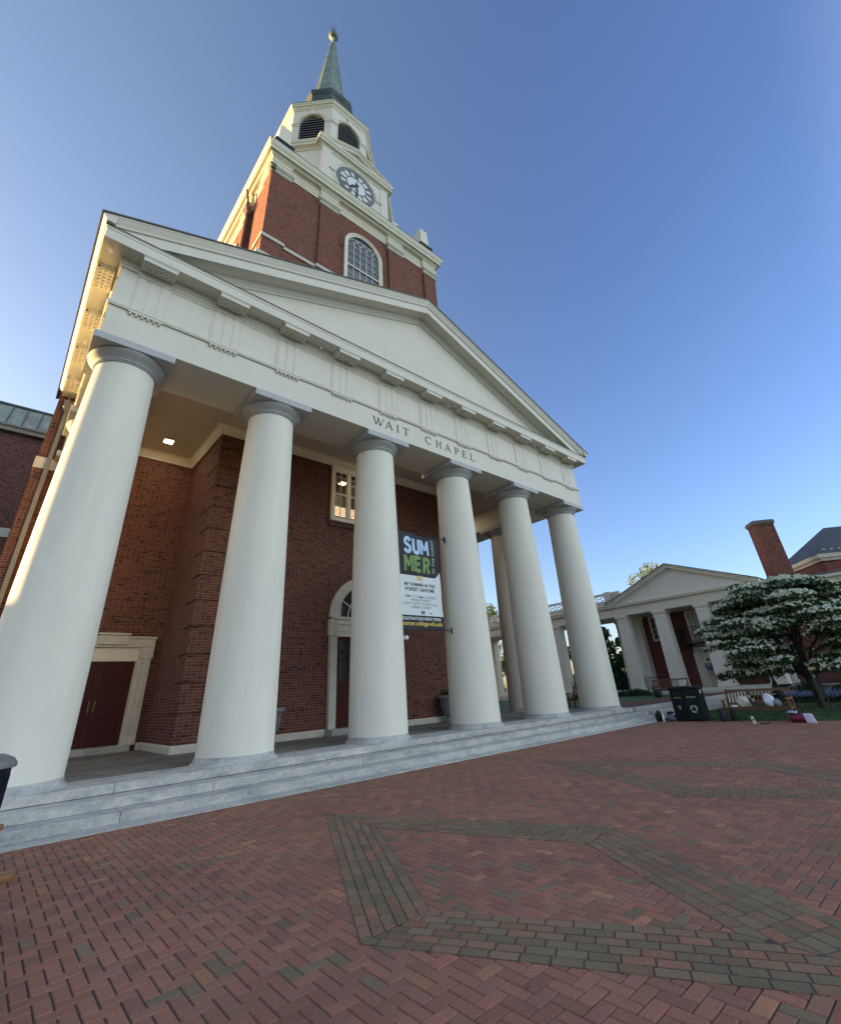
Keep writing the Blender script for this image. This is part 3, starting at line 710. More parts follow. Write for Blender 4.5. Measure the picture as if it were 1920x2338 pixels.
for s_ in (-1, 1):
    rf.slab([(s_*(EX+0.05), -0.69, ZR-0.015), (0, -0.69, AP+0.004), (0, 9.5, AP+0.004), (s_*(EX+0.05), 9.5, ZR-0.015)], (0, 0, 0.05))
P(rf, 'portico_roof', 'roof_edge')

# portico ceiling with crown moulding and lamps
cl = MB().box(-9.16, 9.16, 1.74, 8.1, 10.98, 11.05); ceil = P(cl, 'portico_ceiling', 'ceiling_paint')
crown = [(0.0,10.66),(0.05,10.66),(0.05,10.72),(0.09,10.75),(0.16,10.84),(0.20,10.90),(0.24,10.92),(0.24,10.978),(0.0,10.978)]
TW = 6.39
m_ = MB().moulding([(-9.15, 8.05), (-TW, 8.05), (-TW, 4.52), (TW, 4.52), (TW, 8.05), (9.15, 8.05)], crown); P(m_, 'crown_moulding', 'cream_trim', ceil)
m_ = MB().moulding([(9.15, 1.76), (-9.15, 1.76)], crown[:1]+[(o*0.6, z) for o, z in crown[1:-1]]+crown[-1:]); P(m_, 'crown_moulding', 'cream_trim', ceil)
for lx, ly in ((-7.72, 6.75), (0.0, 2.6), (7.72, 6.75)):
    t = MB().box(lx-0.20, lx+0.20, ly-0.20, ly+0.20, 10.945, 10.979); lf = P(t, 'ceiling_lamp', 'paper_white', ceil)
    t = MB().box(lx-0.14, lx+0.14, ly-0.14, ly+0.14, 10.935, 10.944)
    o = t.build('lamp_lens', 'lamp_glow', ceil)
    li = bpy.data.lights.new('ceiling_lamp_light', 'AREA'); li.energy = 4; li.size = 0.3; li.color = (1.0, 0.80, 0.55)
    lo = bpy.data.objects.new('ceiling_lamp_light', li); COL.objects.link(lo); lo.location = (lx, ly, 10.92); lo.parent = chapel

# nave behind the portico
NX = 11.385
nv = MB(); nv.box(-NX, NX, 8.05, 50, 0.0, 12.6)
nave = P(nv, 'nave_wall', 'red_brick')
nr = MB(); nr.slab([(-NX+0.05, 9.45, 12.61), (NX-0.05, 9.45, 12.61), (0, 9.45, 25.0)], (0, 40.5, 0)); P(nr, 'nave_roof', 'roof_slate')  # unseen; ridge raised to shade the chimney, length cut so sun reaches the tree
m_ = MB().moulding([(-NX, 49), (-NX, 8.05), (-9.9, 8.05)], [(0,9.33),(0.05,9.33),(0.05,9.75),(0,9.77)]); P(m_, 'stone_band', 'limestone', nave)
m_ = MB().box(-10.75, -9.3, 7.55, 8.06, 0.46, 9.9); P(m_, 'pilaster', 'red_brick', nave)
m_ = MB().box(-10.92, -9.15, 7.45, 8.07, 9.70, 9.90); P(m_, 'pilaster_cap', 'abacus_lead', nave)
m_ = MB().box(9.3, 10.75, 7.55, 8.06, 0.46, 9.9); P(m_, 'pilaster', 'red_brick', nave)
m_ = MB()
m_.box(-9.25, -8.5, 7.98, 8.06, 0.46, 0.66); m_.box(-6.55, -6.3, 7.98, 8.06, 0.46, 0.66); P(m_, 'base_course', 'limestone', nave); m_ = MB(); m_.moulding([(-TW, 8.0), (-TW, 4.50), (-1.65, 4.50)], [(0,0.46),(0.06,0.46),(0.06,0.63),(0.03,0.66),(0,0.66)])
P(m_, 'base_course', 'limestone', nave); m_ = MB(); m_.moulding([(1.65, 4.50), (TW, 4.50), (TW, 8.0)], [(0,0.46),(0.06,0.46),(0.06,0.63),(0.03,0.66),(0,0.66)])
P(m_, 'base_course', 'limestone', nave)
# downspout on the left corner of the nave
dsp = MB().box(-11.11, -10.985, 7.86, 8.0, 0.0, 11.7); dsp.box(-11.12, -10.975, 7.84, 8.01, 8.98, 9.02); dsp.box(-11.12, -10.975, 7.84, 8.01, 6.08, 6.11); dsp.box(-11.12,-10.975,7.84,8.01,3.2,3.23)
dsp.hexa([(-11.12,7.84,11.66),(-10.97,7.84,11.66),(-10.97,8.02,11.66),(-11.12,8.02,11.66)], [(-11.2,7.76,11.82),(-10.9,7.76,11.82),(-10.9,8.03,11.82),(-11.2,8.03,11.82)])
dsp.box(-11.2, -10.9, 7.76, 8.03, 11.822, 12.02); dsp.box(-11.22, -10.88, 7.74, 8.03, 12.022, 12.07)
P(dsp, 'downspout', 'pipe_metal')

# ------------------------------------------------------------------ tower
TC = 10.45
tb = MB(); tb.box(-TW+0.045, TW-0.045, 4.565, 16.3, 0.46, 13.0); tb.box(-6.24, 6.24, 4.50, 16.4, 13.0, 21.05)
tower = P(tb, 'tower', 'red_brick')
# corner quoins of raised brick blocks
for s_ in (-1, 1):
    z = 0.66; k = 0; qn = MB()
    while z < 10.6:
        z1 = min(z+0.735, 10.62); L1, L2 = ((1.25, 0.85) if k % 2 == 0 else (0.95, 1.15))
        qn.prism([(s_*TW, 4.52), (s_*(TW-L1-0.3), 4.52), (s_*(TW-L1-0.3), 4.566), (s_*(TW-0.046), 4.566), (s_*(TW-0.046), 4.52+L2), (s_*TW, 4.52+L2)], z, z1)
        z = z1+0.058; k += 1
    P(qn, 'quoin', 'red_brick', tower)
def jog(h, d, cuts):
    """square plan of half-width h about (0, TC) with pilasters proud by d; cuts are pilaster edges from the middle outwards"""
    a, b, c = cuts; side = [(-h,0),(-c,0),(-c,d),(-b,d),(-b,0),(-a,0),(-a,d),(a,d),(a,0),(b,0),(b,d),(c,d),(c,0)]
    out = []
    for r_ in range(4):
        for u, v in side:
            p = (u, -h+v)
            for _ in range(r_): p = (-p[1], p[0])
            out.append((p[0], p[1]+TC))
    return out
TH = TC-4.53
plan = [(x*6.10/TH, y) for x, y in jog(TH, 0.14, (1.93*TH/6.1, 3.05*TH/6.1, 5.0*TH/6.1))]
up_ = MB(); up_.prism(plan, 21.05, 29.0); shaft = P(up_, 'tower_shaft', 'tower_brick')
def belt(z0, z1, o, mat='limestone'):
    m_ = MB()
    n = len(plan)
    m_.moulding(plan, [(0, z0), (o, z0), (o, z1-0.03), (0.01, z1)], closed=True)
    return P(m_, 'belt_course', mat, shaft)
m_ = MB().moulding([(-6.24, 16), (-6.24, 4.5), (6.24, 4.5), (6.24, 16)], [(-0.2,20.9),(0.05,20.9),(0.05,21.12),(-0.2,21.25)]); P(m_, 'belt_course', 'limestone', shaft)
lp = plan[-24:]+plan[:6]
m_ = MB().moulding(plan, [(0,22.26),(0.07,22.26),(0.07,22.47),(0.0,22.52)], closed=True); P(m_, 'belt_course', 'limestone', shaft)
m_ = MB()
def pil_faces():
    side = [((-6.10,-5.0)), ((-3.05,-1.93)), ((1.93,3.05)), ((5.0,6.10))]
    return side
for a, b in pil_faces():   # front capitals
    m_ = MB(); m_.moulding([(a, 4.75), (a, 4.53), (b, 4.53), (b, 4.75)], [(0,27.66),(0.05,27.68),(0.09,27.74),(0.09,27.80),(0.05,27.84),(0.05,27.93),(0.10,27.96),(0.17,28.06),(0.17,28.14),(0.12,28.16),(0,28.16)]); P(m_, 'pilaster_capital', 'limestone', shaft)
for a, b in [(-u, -v) for u, v in pil_faces()]:    # left side capitals
    a, b = TC+a*TH/6.1, TC+b*TH/6.1
    m_ = MB(); m_.moulding([(-5.9, a), (-6.1, a), (-6.1, b), (-5.9, b)] if a > b else [(-5.9, b), (-6.1, b), (-6.1, a), (-5.9, a)], [(0,27.66),(0.05,27.68),(0.09,27.74),(0.09,27.80),(0.05,27.84),(0.05,27.93),(0.10,27.96),(0.17,28.06),(0.17,28.14),(0.12,28.16),(0,28.16)]); P(m_, 'pilaster_capital', 'limestone', shaft)
m_ = MB().moulding(plan, [(-0.05,28.16),(0.03,28.16),(0.03,28.34),(0.06,28.35),(0.06,28.52),(0.10,28.55),(0.10,28.60),(0.04,28.62),(0.04,28.86),(0.08,28.88),(0.11,28.94),(0.11,28.98),(-0.05,28.98)], closed=True)
P(m_, 'tower_entablature', 'cream_trim', shaft)
sq = [(-6.1, 4.53), (6.1, 4.53), (6.1, 16.37), (-6.1, 16.37)]
m_ = MB().moulding(sq, [(-0.05,28.982),(0.16,28.982),(0.20,29.06),(0.20,29.10),(0.36,29.12),(0.36,29.34),(0.40,29.36),(0.40,29.40),(0.44,29.47),(0.48,29.56),(0.50,29.62),(0.50,29.70),(-0.05,29.80)], closed=True)
P(m_, 'tower_cornice', 'cream_trim', shaft)
m_ = MB().moulding(sq, [(-0.3,29.79),(0.52,29.702),(0.52,29.735),(-0.3,29.83)], closed=True); m_.box(-6.0, 6.0, 4.7, 16.2, 29.70, 29.80); P(m_, 'cornice_flashing', 'roof_edge', shaft)
for sx in (-1, 1):        # corner pedestals
    for py in (4.55, 14.9):
        x0 = 5.02 if sx > 0 else -6.1
        c = MB().box(x0, x0+1.08, py+0.02, py+1.2, 29.8, 30.92); c.box(x0-0.05, x0+1.13, py-0.04, py+1.25, 30.922, 31.04)
        pd = P(c, 'corner_pedestal', 'dark_copper', shaft)
        x1 = x0+0.14
        c = MB().box(x1-0.05, x1+0.85, py+0.10, py+1.08, 31.042, 31.35)
        c.hexa([(x1,py+.14,31.352),(x1+.78,py+.14,31.352),(x1+.78,py+1.02,31.352),(x1,py+1.02,31.352)], [(x1+.06,py+.16,32.82),(x1+.72,py+.16,32.82),(x1+.72,py+.96,32.82),(x1+.06,py+.96,32.82)])
        c.hexa([(x1+.06,py+.16,32.821),(x1+.72,py+.16,32.821),(x1+.72,py+.96,32.821),(x1+.06,py+.96,32.821)], [(x1+.36,py+.5,33.0),(x1+.42,py+.5,33.0),(x1+.42,py+.6,33.0),(x1+.36,py+.6,33.0)])
        P(c, 'pedestal_block', 'cream_trim', shaft)
# downpipe on the sunlit left side
c = MB().tube([(-6.2,7.45,14),(-6.2,7.45,27.2)], 0.11, 10); c.hexa([(-6.3,7.3,27.1),(-6.1,7.3,27.1),(-6.1,7.6,27.1),(-6.3,7.6,27.1)],[(-6.45,7.15,27.6),(-6.1,7.15,27.6),(-6.1,7.75,27.6),(-6.45,7.75,27.6)])
c.tube([(-6.3,7.45,27.6),(-6.32,7.40,28.3),(-6.5,7.3,29.0)], 0.07, 8); P(c, 'tower_downpipe', 'brown_pipe', shaft)

# arched tower windows
def arch_pts(hw, z0, zs, n=24):
    return [(-hw, z0)]+[(-hw*math.cos(math.pi*k/n), zs+hw*math.sin(math.pi*k/n)) for k in range(n+1)]+[(hw, z0)]
def arch_ring(mb, tf, hw_o, hw_i, z0, zs, d0, d1, n=24):
    """solid arched frame; tf(u, d, z) maps to the world, d is outwards"""
    A = arch_pts(hw_o, z0, zs, n); B = arch_pts(hw_i, z0, zs, n); m = len(A); vs_ = []
    for d in (d0, d1): vs_ += [tf(u, d, z) for u, z in A]+[tf(u, d, z) for u, z in B]
    fs = []
    for k in range(m-1):
        fs += [(k, k+1, m+k+1, m+k), (2*m+k, 3*m+k, 3*m+k+1, 2*m+k+1), (k, 2*m+k, 2*m+k+1, k+1), (m+k, m+k+1, 3*m+k+1, 3*m+k)]
    fs += [(0, m, 3*m, 2*m), (m-1, 3*m-1, 4*m-1, 2*m-1)]
    mb.add(vs_, fs)
def bar(mb, tf, a, b, w, d0, d1):
    a, b = Vector(a), Vector(b); d = (b-a).normalized(); n = Vector((-d.y, d.x))*w/2
    q = [a+n, b+n, b-n, a-n]; lo = [tf(p.x, d0, p.y) for p in q]; hi = [tf(p.x, d1, p.y) for p in q]
    mb.hexa(lo, hi)
def tower_window(tf):
    z0, zs = 21.4, 25.82; f = MB()
    arch_ring(f, tf, 1.36, 1.13, z0, zs, 0.0, 0.13); arch_ring(f, tf, 1.36, 1.27, z0, zs, 0.131, 0.17); f.add(*(lambda q: (q.v, q.f))(MB()))
    w = P(f, 'tower_window', 'cream_trim', shaft)
    g = MB(); A = arch_pts(1.14, z0, zs); g.slab([tf(u, 0.02, z) for u, z in A], Vector(tf(0, 0.03, 0))-Vector(tf(0, 0.02, 0)))
    P(g, 'window_glass', 'sky_glass', shaft)
    s_ = MB(); m = MB()
    for k in range(1, 5):
        u = -1.12+2.24*k/5; bar(m, tf, (u, 24.1), (u, zs+0.15), 0.036, 0.032, 0.075); bar(m, tf, (u, z0), (u, 24.06), 0.034, 0.032, 0.055)
    for zz in (24.68, 25.26, zs+0.02): bar(m, tf, (-1.12, zz), (1.12, zz), 0.03, 0.032, 0.07)
    for zz in (22.9, 23.5): bar(m, tf, (-1.12, zz), (1.12, zz), 0.03, 0.032, 0.05)
    bar(m, tf, (-1.13, 24.08), (1.13, 24.08), 0.10, 0.031, 0.10)
    pw = 2.24/5
    def onarc(cx, rr, a0, a1, n=14):
        pts = [(cx+rr*math.cos(R(a0+(a1-a0)*k/n)), zs+0.14+rr*math.sin(R(a0+(a1-a0)*k/n))) for k in range(n+1)]
        for p, q in zip(pts[:-1], pts[1:]):
            if max(p[0]**2+(p[1]-zs)**2, q[0]**2+(q[1]-zs)**2) < 1.17**2: bar(m, tf, p, q, 0.032, 0.032, 0.072)
    for k in range(6):
        u = -1.12+pw*k
        onarc(u+pw*1.25, pw*1.25, 180, 70); onarc(u-pw*1.25, pw*1.25, 0, 110)
    P(m, 'window_bars', 'cream_trim', shaft)
    sh = MB(); bar(sh, tf, (-0.9, 22.2), (0.95, 22.2), 1.0, 0.024, 0.0305); P(sh, 'window_shade', 'pale_shade', shaft)
    br = MB(); arch_ring(br, tf, 1.62, 1.37, 25.4, zs, 0.0, 0.035); P(br, 'brick_arch', 'tower_brick', shaft)
tower_window(lambda u, d, z: (u, 4.67-d, z))
tower_window(lambda u, d, z: (-5.96-d, TC-u, z))

# clock stage: square with cut corners and a gabled front on each side
CA, CWD = TC-5.5, 2.75
def cstage(o, w=CWD, a=CA, da=5.25):
    """plan with all faces pushed out by o"""
    w += o*0.95; a += o; dd = (da+o)*math.sqrt(2)
    seg = [(-w, -a), (w, -a), (w, -(dd-w))]
    seg2 = [((dd-w), -w)]
    out = []
    for r_ in range(4):
        for p in seg+seg2:
            for _ in range(r_): p = (-p[1], p[0])
            out.append((p[0], p[1]+TC))
    return out
cs = MB(); cs.prism(cstage(0), 29.75, 36.1); clockst = P(cs, 'clock_stage', 'cream')
cs = MB(); cs.moulding(cstage(0), [(0,29.8),(0.12,29.8),(0.12,30.35),(0.05,30.42),(0,30.42)], closed=True); P(cs, 'stage_base', 'cream_trim', clockst)
cs = MB(); cs.moulding(cstage(0), [(-0.05,35.42),(0.05,35.42),(0.05,35.56),(0.10,35.60),(0.10,35.66),(0.26,35.74),(0.26,35.96),(0.30,35.98),(0.34,36.06),(0.37,36.14),(0.37,36.20),(-0.05,36.26)], closed=True)
P(cs, 'stage_cornice', 'cream_trim', clockst)
cs = MB(); cs.prism(cstage(0.05), 36.18, 36.32); P(cs, 'stage_roof', 'dark_copper', clockst)
def rot4(r_, u, d, z):
    p = (u, -(CA+d))
    for _ in range(r_): p = (-p[1], p[0])
    return (p[0], p[1]+TC, z)
for r_ in range(4):
    tf = lambda u, d, z, r_=r_: rot4(r_, u, d, z)
    g = MB()
    for s_ in (-1, 1):
        lo = [tf(s_*3.13, d, 36.20) for d in (-1.2, 0.05, 0.38)]; 
        prof = [(0.02,0.0),(0.22,0.02),(0.22,0.22),(0.28,0.26),(0.34,0.34),(0.38,0.40),(0.38,0.46),(-1.4,0.50),(-1.4,0.0)]
        k = len(prof); vs_ = [tf(s_*3.14, d, 36.20+h-0.46) for d, h in prof]+[tf(0, d, 37.62+h-0.46) for d, h in prof]
        g.add(vs_, [(q, k+q, k+(q+1) % k, (q+1) % k) for q in range(k)]+[tuple(range(k)), tuple(range(k, 2*k))])
    P(g, 'clock_pediment', 'cream_trim', clockst)
    g = MB(); g.slab([tf(-2.9, 0.0, 36.15), tf(2.9, 0.0, 36.15), tf(0, 0.0, 37.35)], Vector(tf(0,-1.2,0))-Vector(tf(0,0,0))); P(g, 'clock_gable', 'cream', clockst)
    for s_ in (-1, 1): g = MB(); bar(g, tf, (s_*2.42, 30.42), (s_*2.42, 35.42), 0.66, 0.0, 0.05); P(g, 'clock_pilaster', 'cream', clockst)
def disc(mb, tf, r0, r1, d0, d1, n=64):
    vs_ = []
    for k in range(n):
        a = 2*math.pi*k/n; c, s_ = math.cos(a), math.sin(a)
        vs_ += [tf(r0*c, d0, 33.6+r0*s_), tf(r1*c, d0, 33.6+r1*s_), tf(r1*c, d1, 33.6+r1*s_), tf(r0*c, d1, 33.6+r0*s_)]
    fs = []
    for k in range(n):
        j = (k+1) % n
        for q in range(4): fs.append((4*k+q, 4*j+q, 4*j+(q+1) % 4, 4*k+(q+1) % 4))
    mb.add(vs_, fs)
def radial(mb, tf, ang, r0, r1, w0, w1, d0, d1):
    a = R(ang); e = Vector((math.sin(a), math.cos(a))); n = Vector((e.y, -e.x))
    q = [e*r0+n*w0/2, e*r1+n*w1/2, e*r1-n*w1/2, e*r0-n*w0/2]
    mb.hexa([tf(p.x, d0, 33.6+p.y) for p in q], [tf(p.x, d1, 33.6+p.y) for p in q])
for r_ in (0, 3):
    tf = lambda u, d, z, r_=r_: rot4(r_, u, d, z)
    f = MB(); disc(f, tf, 0.001, 1.56, 0.01, 0.05); ck = P(f, 'clock', 'clock_white')
    f = MB(); disc(f, tf, 1.30, 1.575, 0.04, 0.085); disc(f, tf, 0.78, 0.84, 0.04, 0.08)
    NUM = [2,1,2,3,2,1,2,3,4,2,1,2]   # strokes drawn for each hour's numeral
    for k in range(12):
        n = NUM[k]; base = 30*k
        if k in (0,):  off = [-7.5,-4.5,3.0,7.0]
        else: off = {1:[0],2:[-3.2,3.2],3:[-5.2,0,5.2],4:[-6.5,-2.2,2.2,6.5]}[n]
        for o_ in off: radial(f, tf, base+o_, 0.82, 1.33, 0.065, 0.10, 0.04, 0.075)
        if k in (0,5,9,10,11,7): radial(f, tf, base, 0.82, 1.33, 0.15, 0.05, 0.04, 0.073)
    P(f, 'dial_numerals', 'clock_grey', ck)
    f = MB(); disc(f, tf, 1.36, 1.375, 0.086, 0.09)
    for k in range(60): radial(f, tf, 6*k, 1.42, 1.52, 0.02, 0.02, 0.084, 0.0885)
    P(f, 'minute_marks', 'pale_shade', ck)
    f = MB(); radial(f, tf, 225, -0.3, 0.30, 0.05, 0.09, 0.10, 0.12); radial(f, tf, 225, 0.30, 0.55, 0.24, 0.20, 0.10, 0.12); radial(f, tf, 225, 0.55, 0.98, 0.16, 0.02, 0.10, 0.12); disc(f, tf, 0.001, 0.13, 0.095, 0.125, 20); P(f, 'hour_hand', 'letter_black', ck)
    f = MB(); radial(f, tf, 178, -0.45, 0.5, 0.06, 0.13, 0.13, 0.145); radial(f, tf, 178, 0.5, 1.40, 0.13, 0.02, 0.13, 0.145); P(f, 'minute_hand', 'letter_black', ck)
    f = MB(); disc(f, tf, 1.80, 1.90, 0.0, 0.035); bar(f, tf, (0, 35.22), (0, 35.42), 0.34, 0.0, 0.09); bar(f, tf, (-2.05,33.58), (-1.86,33.58), 0.16, 0, 0.05); bar(f, tf, (1.86,33.58), (2.05,33.58), 0.16, 0, 0.05)
    P(f, 'dial_surround', 'cream_trim', ck)
    f = MB()
    for s_ in (-1, 1): bar(f, tf, (s_*1.6, 33.55), (s_*2.12, 33.55), 0.03, 0.05, 0.07); bar(f, tf, (s_*2.10, 33.55), (s_*2.18, 33.55), 0.09, 0.05, 0.08)
    P(f, 'dial_bracket', 'letter_black', ck)

# belfry: octagon with arched louvred openings
def octo(a, c=TC):
    w = a*math.tan(math.pi/8); out = []
    for r_ in range(4):
        for p in ((-w, -a), (w, -a)):
            for _ in range(r_): p = (-p[1], p[0])
            out.append((p[0], p[1]+c))
    return out
BA = 3.82
core = MB(); core.prism(octo(BA-0.45), 36.2, 43.9); bel = P(core, 'belfry', 'dark_inside')
def arch_wall(mb, tf, W, z0, z1, hw, zb, zs, dep, n=16):
    """wall panel of width W with an arched opening and its reveals"""
    F = lambda pts: mb.face([tf(u, 0, z) for u, z in pts])
    F([(-W,z0),(-hw,z0),(-hw,zs),(-W,zs)]); F([(hw,z0),(W,z0),(W,zs),(hw,zs)])
    if zb > z0: F([(-hw,z0),(hw,z0),(hw,zb),(-hw,zb)])
    arc = [(-hw*math.cos(math.pi*k/n), zs+hw*math.sin(math.pi*k/n)) for k in range(n+1)]
    top = [(-W+2*W*k/n, z1) for k in range(n+1)]
    F([(-W,zs),arc[0],top[0]])
    for k in range(n): F([arc[k], arc[k+1], top[k+1], top[k]])
    F([arc[n],(W,zs),top[n]])
    rev = [(-hw, zb)]+arc+[(hw, zb)]
    for a, b in zip(rev[:-1], rev[1:]): mb.face([tf(a[0],0,a[1]), tf(b[0],0,b[1]), tf(b[0],-dep,b[1]), tf(a[0],-dep,a[1])])
    mb.face([tf(-hw,0,zb), tf(hw,0,zb), tf(hw,-dep,zb), tf(-hw,-dep,zb)])
WB = BA*math.tan(math.pi/8)
bw = MB()
for r_ in range(8):
    th = math.pi/4*r_; ux, uy = math.cos(th), math.sin(th); ox, oy = math.sin(th), -math.cos(th)
    tf = lambda u, d, z, ux=ux, uy=uy, ox=ox, oy=oy: (ux*u+ox*(BA+d), TC+uy*u+oy*(BA+d), z)
    arch_wall(bw, tf, WB, 36.2, 44.0, 1.02, 38.9, 42.05, 0.42)
    lv = MB()
    for k in range(13):
        zz = 38.98+0.335*k; hw = 1.0 if zz < 42.05 else math.sqrt(max(0.02, 1.0-(zz-42.05)**2))
        if zz > 43.0: break
        a = [tf(-hw,-0.12,zz),tf(hw,-0.12,zz),tf(hw,-0.34,zz+0.27),tf(-hw,-0.34,zz+0.27)]
        lv.slab(a, (0,0,0.03))
    P(lv, 'louver_panel', 'louver', bel)
    le = MB()
    for k in range(13):
        zz = 38.98+0.335*k; hw = 1.0 if zz < 42.05 else math.sqrt(max(0.02, 1.0-(zz-42.05)**2))
        if zz > 43.0: break
        le.slab([tf(-hw,-0.115,zz-0.005),tf(hw,-0.115,zz-0.005),tf(hw,-0.115,zz+0.045),tf(-hw,-0.115,zz+0.045)], Vector(tf(0,-0.118,0))-Vector(tf(0,-0.115,0)))
    P(le, 'louver_edges', 'louver_edge', bel)
    tr = MB(); arch_ring(tr, tf, 1.40, 1.17, 42.05, 42.05, 0.0, 0.05); arch_ring(tr, tf, 1.08, 1.02, 38.9, 42.05, 0.0, 0.035)
    tr.hexa([tf(-0.13,0,43.02),tf(0.13,0,43.02),tf(0.13,0.12,43.02),tf(-0.13,0.12,43.02)], [tf(-0.19,0,43.72),tf(0.19,0,43.72),tf(0.19,0.12,43.72),tf(-0.19,0.12,43.72)])
    tr.hexa([tf(-0.24,0,43.72),tf(0.24,0,43.72),tf(0.24,0.15,43.72),tf(-0.24,0.15,43.72)], [tf(-0.24,0,43.84),tf(0.24,0,43.84),tf(0.24,0.15,43.84),tf(-0.24,0.15,43.84)])
    for s_ in (-1, 1):
        for zz, o_ in ((41.78,0.03),(41.90,0.05),(42.0,0.08)):
            bar(tr, tf, (s_*1.03, zz), (s_*WB, zz), 0.095, 0.0, o_)
    P(tr, 'arch_trim', 'cream_trim', bel)
P(bw, 'belfry_wall', 'cream', bel)
m_ = MB().moulding(octo(BA), [(0,36.25),(0.14,36.25),(0.14,37.3),(0.05,37.4),(0,37.4)], closed=True); P(m_, 'belfry_base', 'cream_trim', bel)
m_ = MB().moulding(octo(BA), [(-0.3,43.85),(0.03,43.85),(0.05,43.95),(0.10,44.0),(0.14,44.10),(0.14,44.16),(0.22,44.2),(0.22,44.34),(0.26,44.38),(0.30,44.47),(0.30,44.53),(-0.3,44.6)], closed=True); P(m_, 'belfry_cornice', 'cream_trim', bel)
m_ = MB().moulding(octo(BA), [(-3.0,45.5),(0.32,44.535),(0.32,44.57),(-3.0,45.55)], closed=True); P(m_, 'belfry_roof', 'dark_copper', bel)
# spire
m_ = MB().moulding(octo(2.16), [(-0.6,44.8),(0,44.8),(0,50.05),(0.04,50.10),(0.10,50.2),(0.18,50.42),(0.20,50.50),(0.20,50.60),(-0.6,50.78)], closed=True); spire = P(m_, 'spire', 'dark_copper')
sp2 = MB(); n = 30
for k in range(n):
    t0, t1 = k/n, (k+1)/n; a0 = 1.62+(0.27-1.62)*t0; a1 = 1.62+(0.27-1.62)*t1+0.012
    o0, o1 = octo(a0+0.03), octo(a1-0.012); z0, z1 = 50.65+14.4*t0, 50.65+14.4*t1
    sp2.add([(x,y,z0) for x,y in o0]+[(x,y,z1) for x,y in o1], [tuple(range(8)), tuple(range(8,16))]+[(i,(i+1)%8,8+(i+1)%8,8+i) for i in range(8)])
sc = P(sp2, 'spire_cone', 'spire_copper', spire)
rb = MB()
w0, w1 = octo(1.66), octo(0.29)
for k in range(8): rb.tube([(w0[k][0],w0[k][1],50.62),(w1[k][0],w1[k][1],65.05)], [0.045,0.02], 6)
P(rb, 'spire_rib', 'spire_copper', spire)
fb = MB().lathe([(0.36,64.9),(0.36,65.1),(0.22,65.2),(0.14,65.5),(0.14,66.7),(0.25,66.8),(0.2,66.9)], (0,TC,0), 20); P(fb, 'finial_stem', 'spire_copper', spire, smooth=True)
plain('old_gilt', (0.13, 0.145, 0.125), 0.5, 0.25, 3)
fb = MB().lathe([(0.001,66.85)]+[(0.52*math.sin(math.pi*k/20), 67.37-0.52*math.cos(math.pi*k/20)) for k in range(1,20)]+[(0.001,67.89)], (0,TC,0), 28); P(fb, 'finial_ball', 'old_gilt', spire, smooth=True)
vn = MB().tube([(0,TC,67.85),(0,TC,70.4)], 0.022, 6); vn.tube([(-0.45,TC-0.1,68.6),(0.02,TC,68.35),(0.55,TC+0.1,68.5)], [0.03,0.06,0.015], 6); vn.tube([(-0.35,TC,69.4),(0.0,TC,68.75),(0.22,TC,69.5),(0.30,TC,70.1)], [0.012,0.05,0.04,0.01], 6)
P(vn, 'weathervane', 'iron', spire)

# ------------------------------------------------------------------ openings under the portico
# left side door in the nave wall
def F3(x, z, y): return (x, y, z)
DX, DZ0, DZ1 = -8.03, 0.65, 3.085
d = MB(); d.box(-9.25, -6.80, 7.965, 8.049, 0.62, 3.62); side = P(d, 'side_door', 'cream_trim')
d = MB()
d.box(-7.02, -6.60, 7.88, 8.04, 0.62, 3.168); d.box(-7.02, -6.56, 7.86, 8.04, 3.17, 3.52); d.box(-9.5, -6.56, 7.86, 8.04, 3.522, 3.80); d.box(-9.5, -6.53, 7.82, 8.04, 3.802, 3.87)
d.box(-8.26, -7.42, 7.80, 8.04, 3.60, 3.90); d.box(-8.32, -7.36, 7.76, 8.04, 3.902, 3.965)
d.box(-6.92, -6.86, 7.86, 7.879, 0.62, 3.16); d.box(-6.76, -6.70, 7.865, 7.879, 0.62, 3.16)
d.box(-9.5, -9.03, 7.88, 8.04, 0.62, 3.52)
P(d, 'door_surround', 'limestone', side, bevel=0.008)
d = MB().box(-9.3, -6.75, 7.74, 7.965, 0.46, 0.645); P(d, 'door_sill', 'granite', side, tone=True)
for x0, x1 in ((-8.98, -8.03), (-8.02, -7.06)):
    d = MB().box(x0, x1, 7.935, 7.964, 0.66, 3.08)
    for s_ in (0, 1): d.box(x0 if s_ == 0 else x1-0.12, x0+0.12 if s_ == 0 else x1, 7.915, 7.934, 0.66, 3.08)
    for z0, z1 in ((0.66,0.80),(1.46,1.60),(2.24,2.38),(2.94,3.08)): d.box(x0+0.12, x1-0.12, 7.917, 7.934, z0, z1)
    for z0, z1 in ((0.86,1.40),(1.66,2.18),(2.44,2.88)):
        d.box(x0+0.2, x1-0.2, 7.92, 7.934, z0, z1)
    dl = P(d, 'door_leaf', 'door_wood', side, bevel=0.004)
    hx_ = x1-0.07 if x0 < -8.5 else x0+0.07
    d = MB().box(hx_-0.02, hx_+0.02, 7.905, 7.914, 1.62, 1.92); d.tube([(hx_,7.905,1.66),(hx_,7.86,1.68),(hx_,7.86,1.86),(hx_,7.905,1.88)], 0.012, 8); P(d, 'door_handle', 'old_brass', side)
d = MB().box(-9.03, -7.01, 7.93, 7.963, 3.10, 3.5); d.box(-9.03, -7.01, 7.90, 7.93, 3.09, 3.16); P(d, 'door_transom', 'cream_trim', side)
